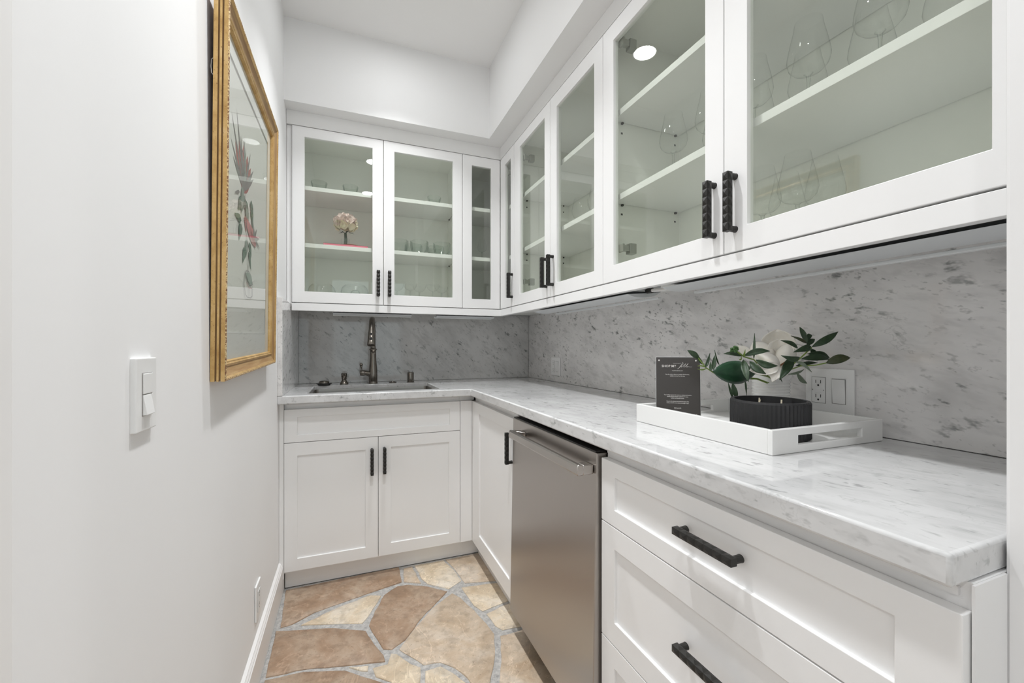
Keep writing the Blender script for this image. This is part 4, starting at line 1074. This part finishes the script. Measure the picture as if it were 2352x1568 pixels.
# round bowls on the bottom shelf
def fishbowl(label, loc, sc):
    o = MB().lathe([(.0005, .002), (.025, .001), (.050, .015), (.070, .045), (.073, .065), (.066, .088), (.050, .104), (.0485, .104), (.064, .087), (.071, .065), (.068, .046), (.048, .018), (.0005, .006)], 36).build('round_bowl', M['crystal'], loc=loc, smooth=True)
    o.scale = (sc, sc, sc)
    return tag(o, label, 'bowl', 'round glass bowls on the bottom shelf')
f0 = fishbowl('round clear glass bowl on the bottom shelf, left one', (-.1270, 2.385, Z0), .92)
fishbowl('round clear glass bowl on the bottom shelf with a faceted dome inside', (.0330, 2.375, Z0), .96)
o = MB().lathe([(.028, 0), (.030, .02), (.026, .045), (.016, .062), (.0005, .068)], 10).build('glass_dome', M['bowlglass'], loc=(.036, 2.375, Z0+.0085), smooth=False)
tag(o, 'small faceted glass dome inside the right round bowl', 'glassware')
# cut-glass tumblers on the top shelf
fw = lambda a, z_: 1+.03*math.cos(12*a)
def tumbler(label, loc):
    o = MB().lathe([(.0005, .002), (.024, .001), (.027, .01), (.0385, .066), (.0360, .066), (.025, .012), (.0005, .010)], 36, wob=fw).build('cut_glass_bowl', M['bowlglass'], loc=loc, smooth=True, angle=25)
    return tag(o, label, 'bowl', 'cut glass bowls on the top shelf')
tumbler('faint cut-glass bowl on the top shelf above the pink book, left', (-.139, 2.37, 1.9088))
tumbler('faint cut-glass bowl on the top shelf above the pink book, right', (.012, 2.37, 1.9088))
tumbler('faint cut-glass bowl on the top shelf of the right-hand door', (.455, 2.37, 1.9088))
w = dup(w0, (.752, 2.41, ZM), 'lone wine glass behind the narrow corner door', 'lone glass of the corner cabinet', sc=.60)
# pink book, vase and flower
bk = thing('pink_book', 'thin pink book lying on the middle shelf under the flower', 'book', (-.1135, 2.2625, ZM))
MB().box(0, .208, 0, .150, 0, .0012).box(0, .208, 0, .150, .0100, .0112).box(0, .208, 0, .0015, .0, .0112).build('cover', M['pinkbook'], parent=bk)
MB().box(.002, .206, .0016, .147, .0013, .0099).build('pages', M['paper'], parent=bk)
dsh = MB().lathe([(.0005, .001), (.035, .0), (.052, .006), (.054, .0075), (.050, .007), (.034, .003), (.0005, .003)], 30).build('gold_dish', M['gold_dish'], loc=(.010, 2.335, ZM+.0114), smooth=True)
tag(dsh, 'small shallow gold dish on the pink book', 'dish')
t = thing('flower_vase', 'small clear glass vase holding a blush flower on the pink book', 'vase', (-.0120, 2.330, ZM+.0152))
MB().lathe([(.0005, .001), (.017, .001), (.019, .004), (.019, .040), (.0175, .040), (.0175, .006), (.0005, .005)], 24).build('vase_body', M['crystal'], parent=t, smooth=True, angle=50)
t = thing('blush_flower', 'round blush and cream flower in the small vase on the pink book', 'flower', (-.0120, 2.330, ZM+.0220))
MB().tube([(0, 0, .0), (.001, 0, .03), (-.001, 0, .065)], [.0085, .008, .006], 10).build('stem', M['leaf'], parent=t, smooth=True)
rf = random.Random(11)
def petals(n, col, nm, rad, zc, zmin, zmax, size):
    mb = MB()
    for q in range(n):
        ph_ = rf.uniform(0, 2*PI); zz_ = rf.uniform(zmin, zmax)
        rr = math.sqrt(max(.02, 1-zz_*zz_))
        nrm = Vector((rr*math.cos(ph_), rr*math.sin(ph_), zz_))
        c0_ = nrm*rad*rf.uniform(.82, 1.05); c0_.z = c0_.z*.72+zc
        up_ = Vector((0, 0, 1)); sd = up_.cross(nrm).normalized(); fw_ = nrm.cross(sd)
        a_ = rf.uniform(-.6, .6); s2 = sd*math.cos(a_)+fw_*math.sin(a_); f2 = fw_*math.cos(a_)-sd*math.sin(a_)
        vs = []; N = 5
        for i in range(N):
            for j in range(N):
                u_ = i/(N-1)*2-1; v_ = j/(N-1)*2-1
                k_ = 1-.35*(v_ < 0)*abs(v_)
                vs.append(c0_+s2*size*u_*k_*math.sqrt(1-.5*v_*v_)+f2*size*v_*math.sqrt(1-.5*u_*u_)+nrm*size*(.35*(u_*u_)+.45*max(0, v_)**2+rf.uniform(-.05, .05)))
        mb.add(vs, [(i*N+j, i*N+j+1, (i+1)*N+j+1, (i+1)*N+j) for i in range(N-1) for j in range(N-1)])
    return mb
petals(54, 0, 'p', .048, .112, -.25, 1, .020).build('blush_petals', M['soft_pink'], parent=t, smooth=True, merge=False)
petals(22, 0, 'p', .044, .106, -.55, .1, .021).build('cream_petals', M['cream_pet'], parent=t, smooth=True, merge=False)
lf = MB()
for a in (0.4, 2.4, 3.6, 5.2):
    lf.add([(0, 0, .060), (.02*math.cos(a+.3), .02*math.sin(a+.3), .070), (.048*math.cos(a), .048*math.sin(a), .066), (.02*math.cos(a-.3), .02*math.sin(a-.3), .070)], [(0, 1, 2, 3)])
lf.build('flower_leaves', M['leafdk'], parent=t, merge=False)

rescale(g0_, SU)
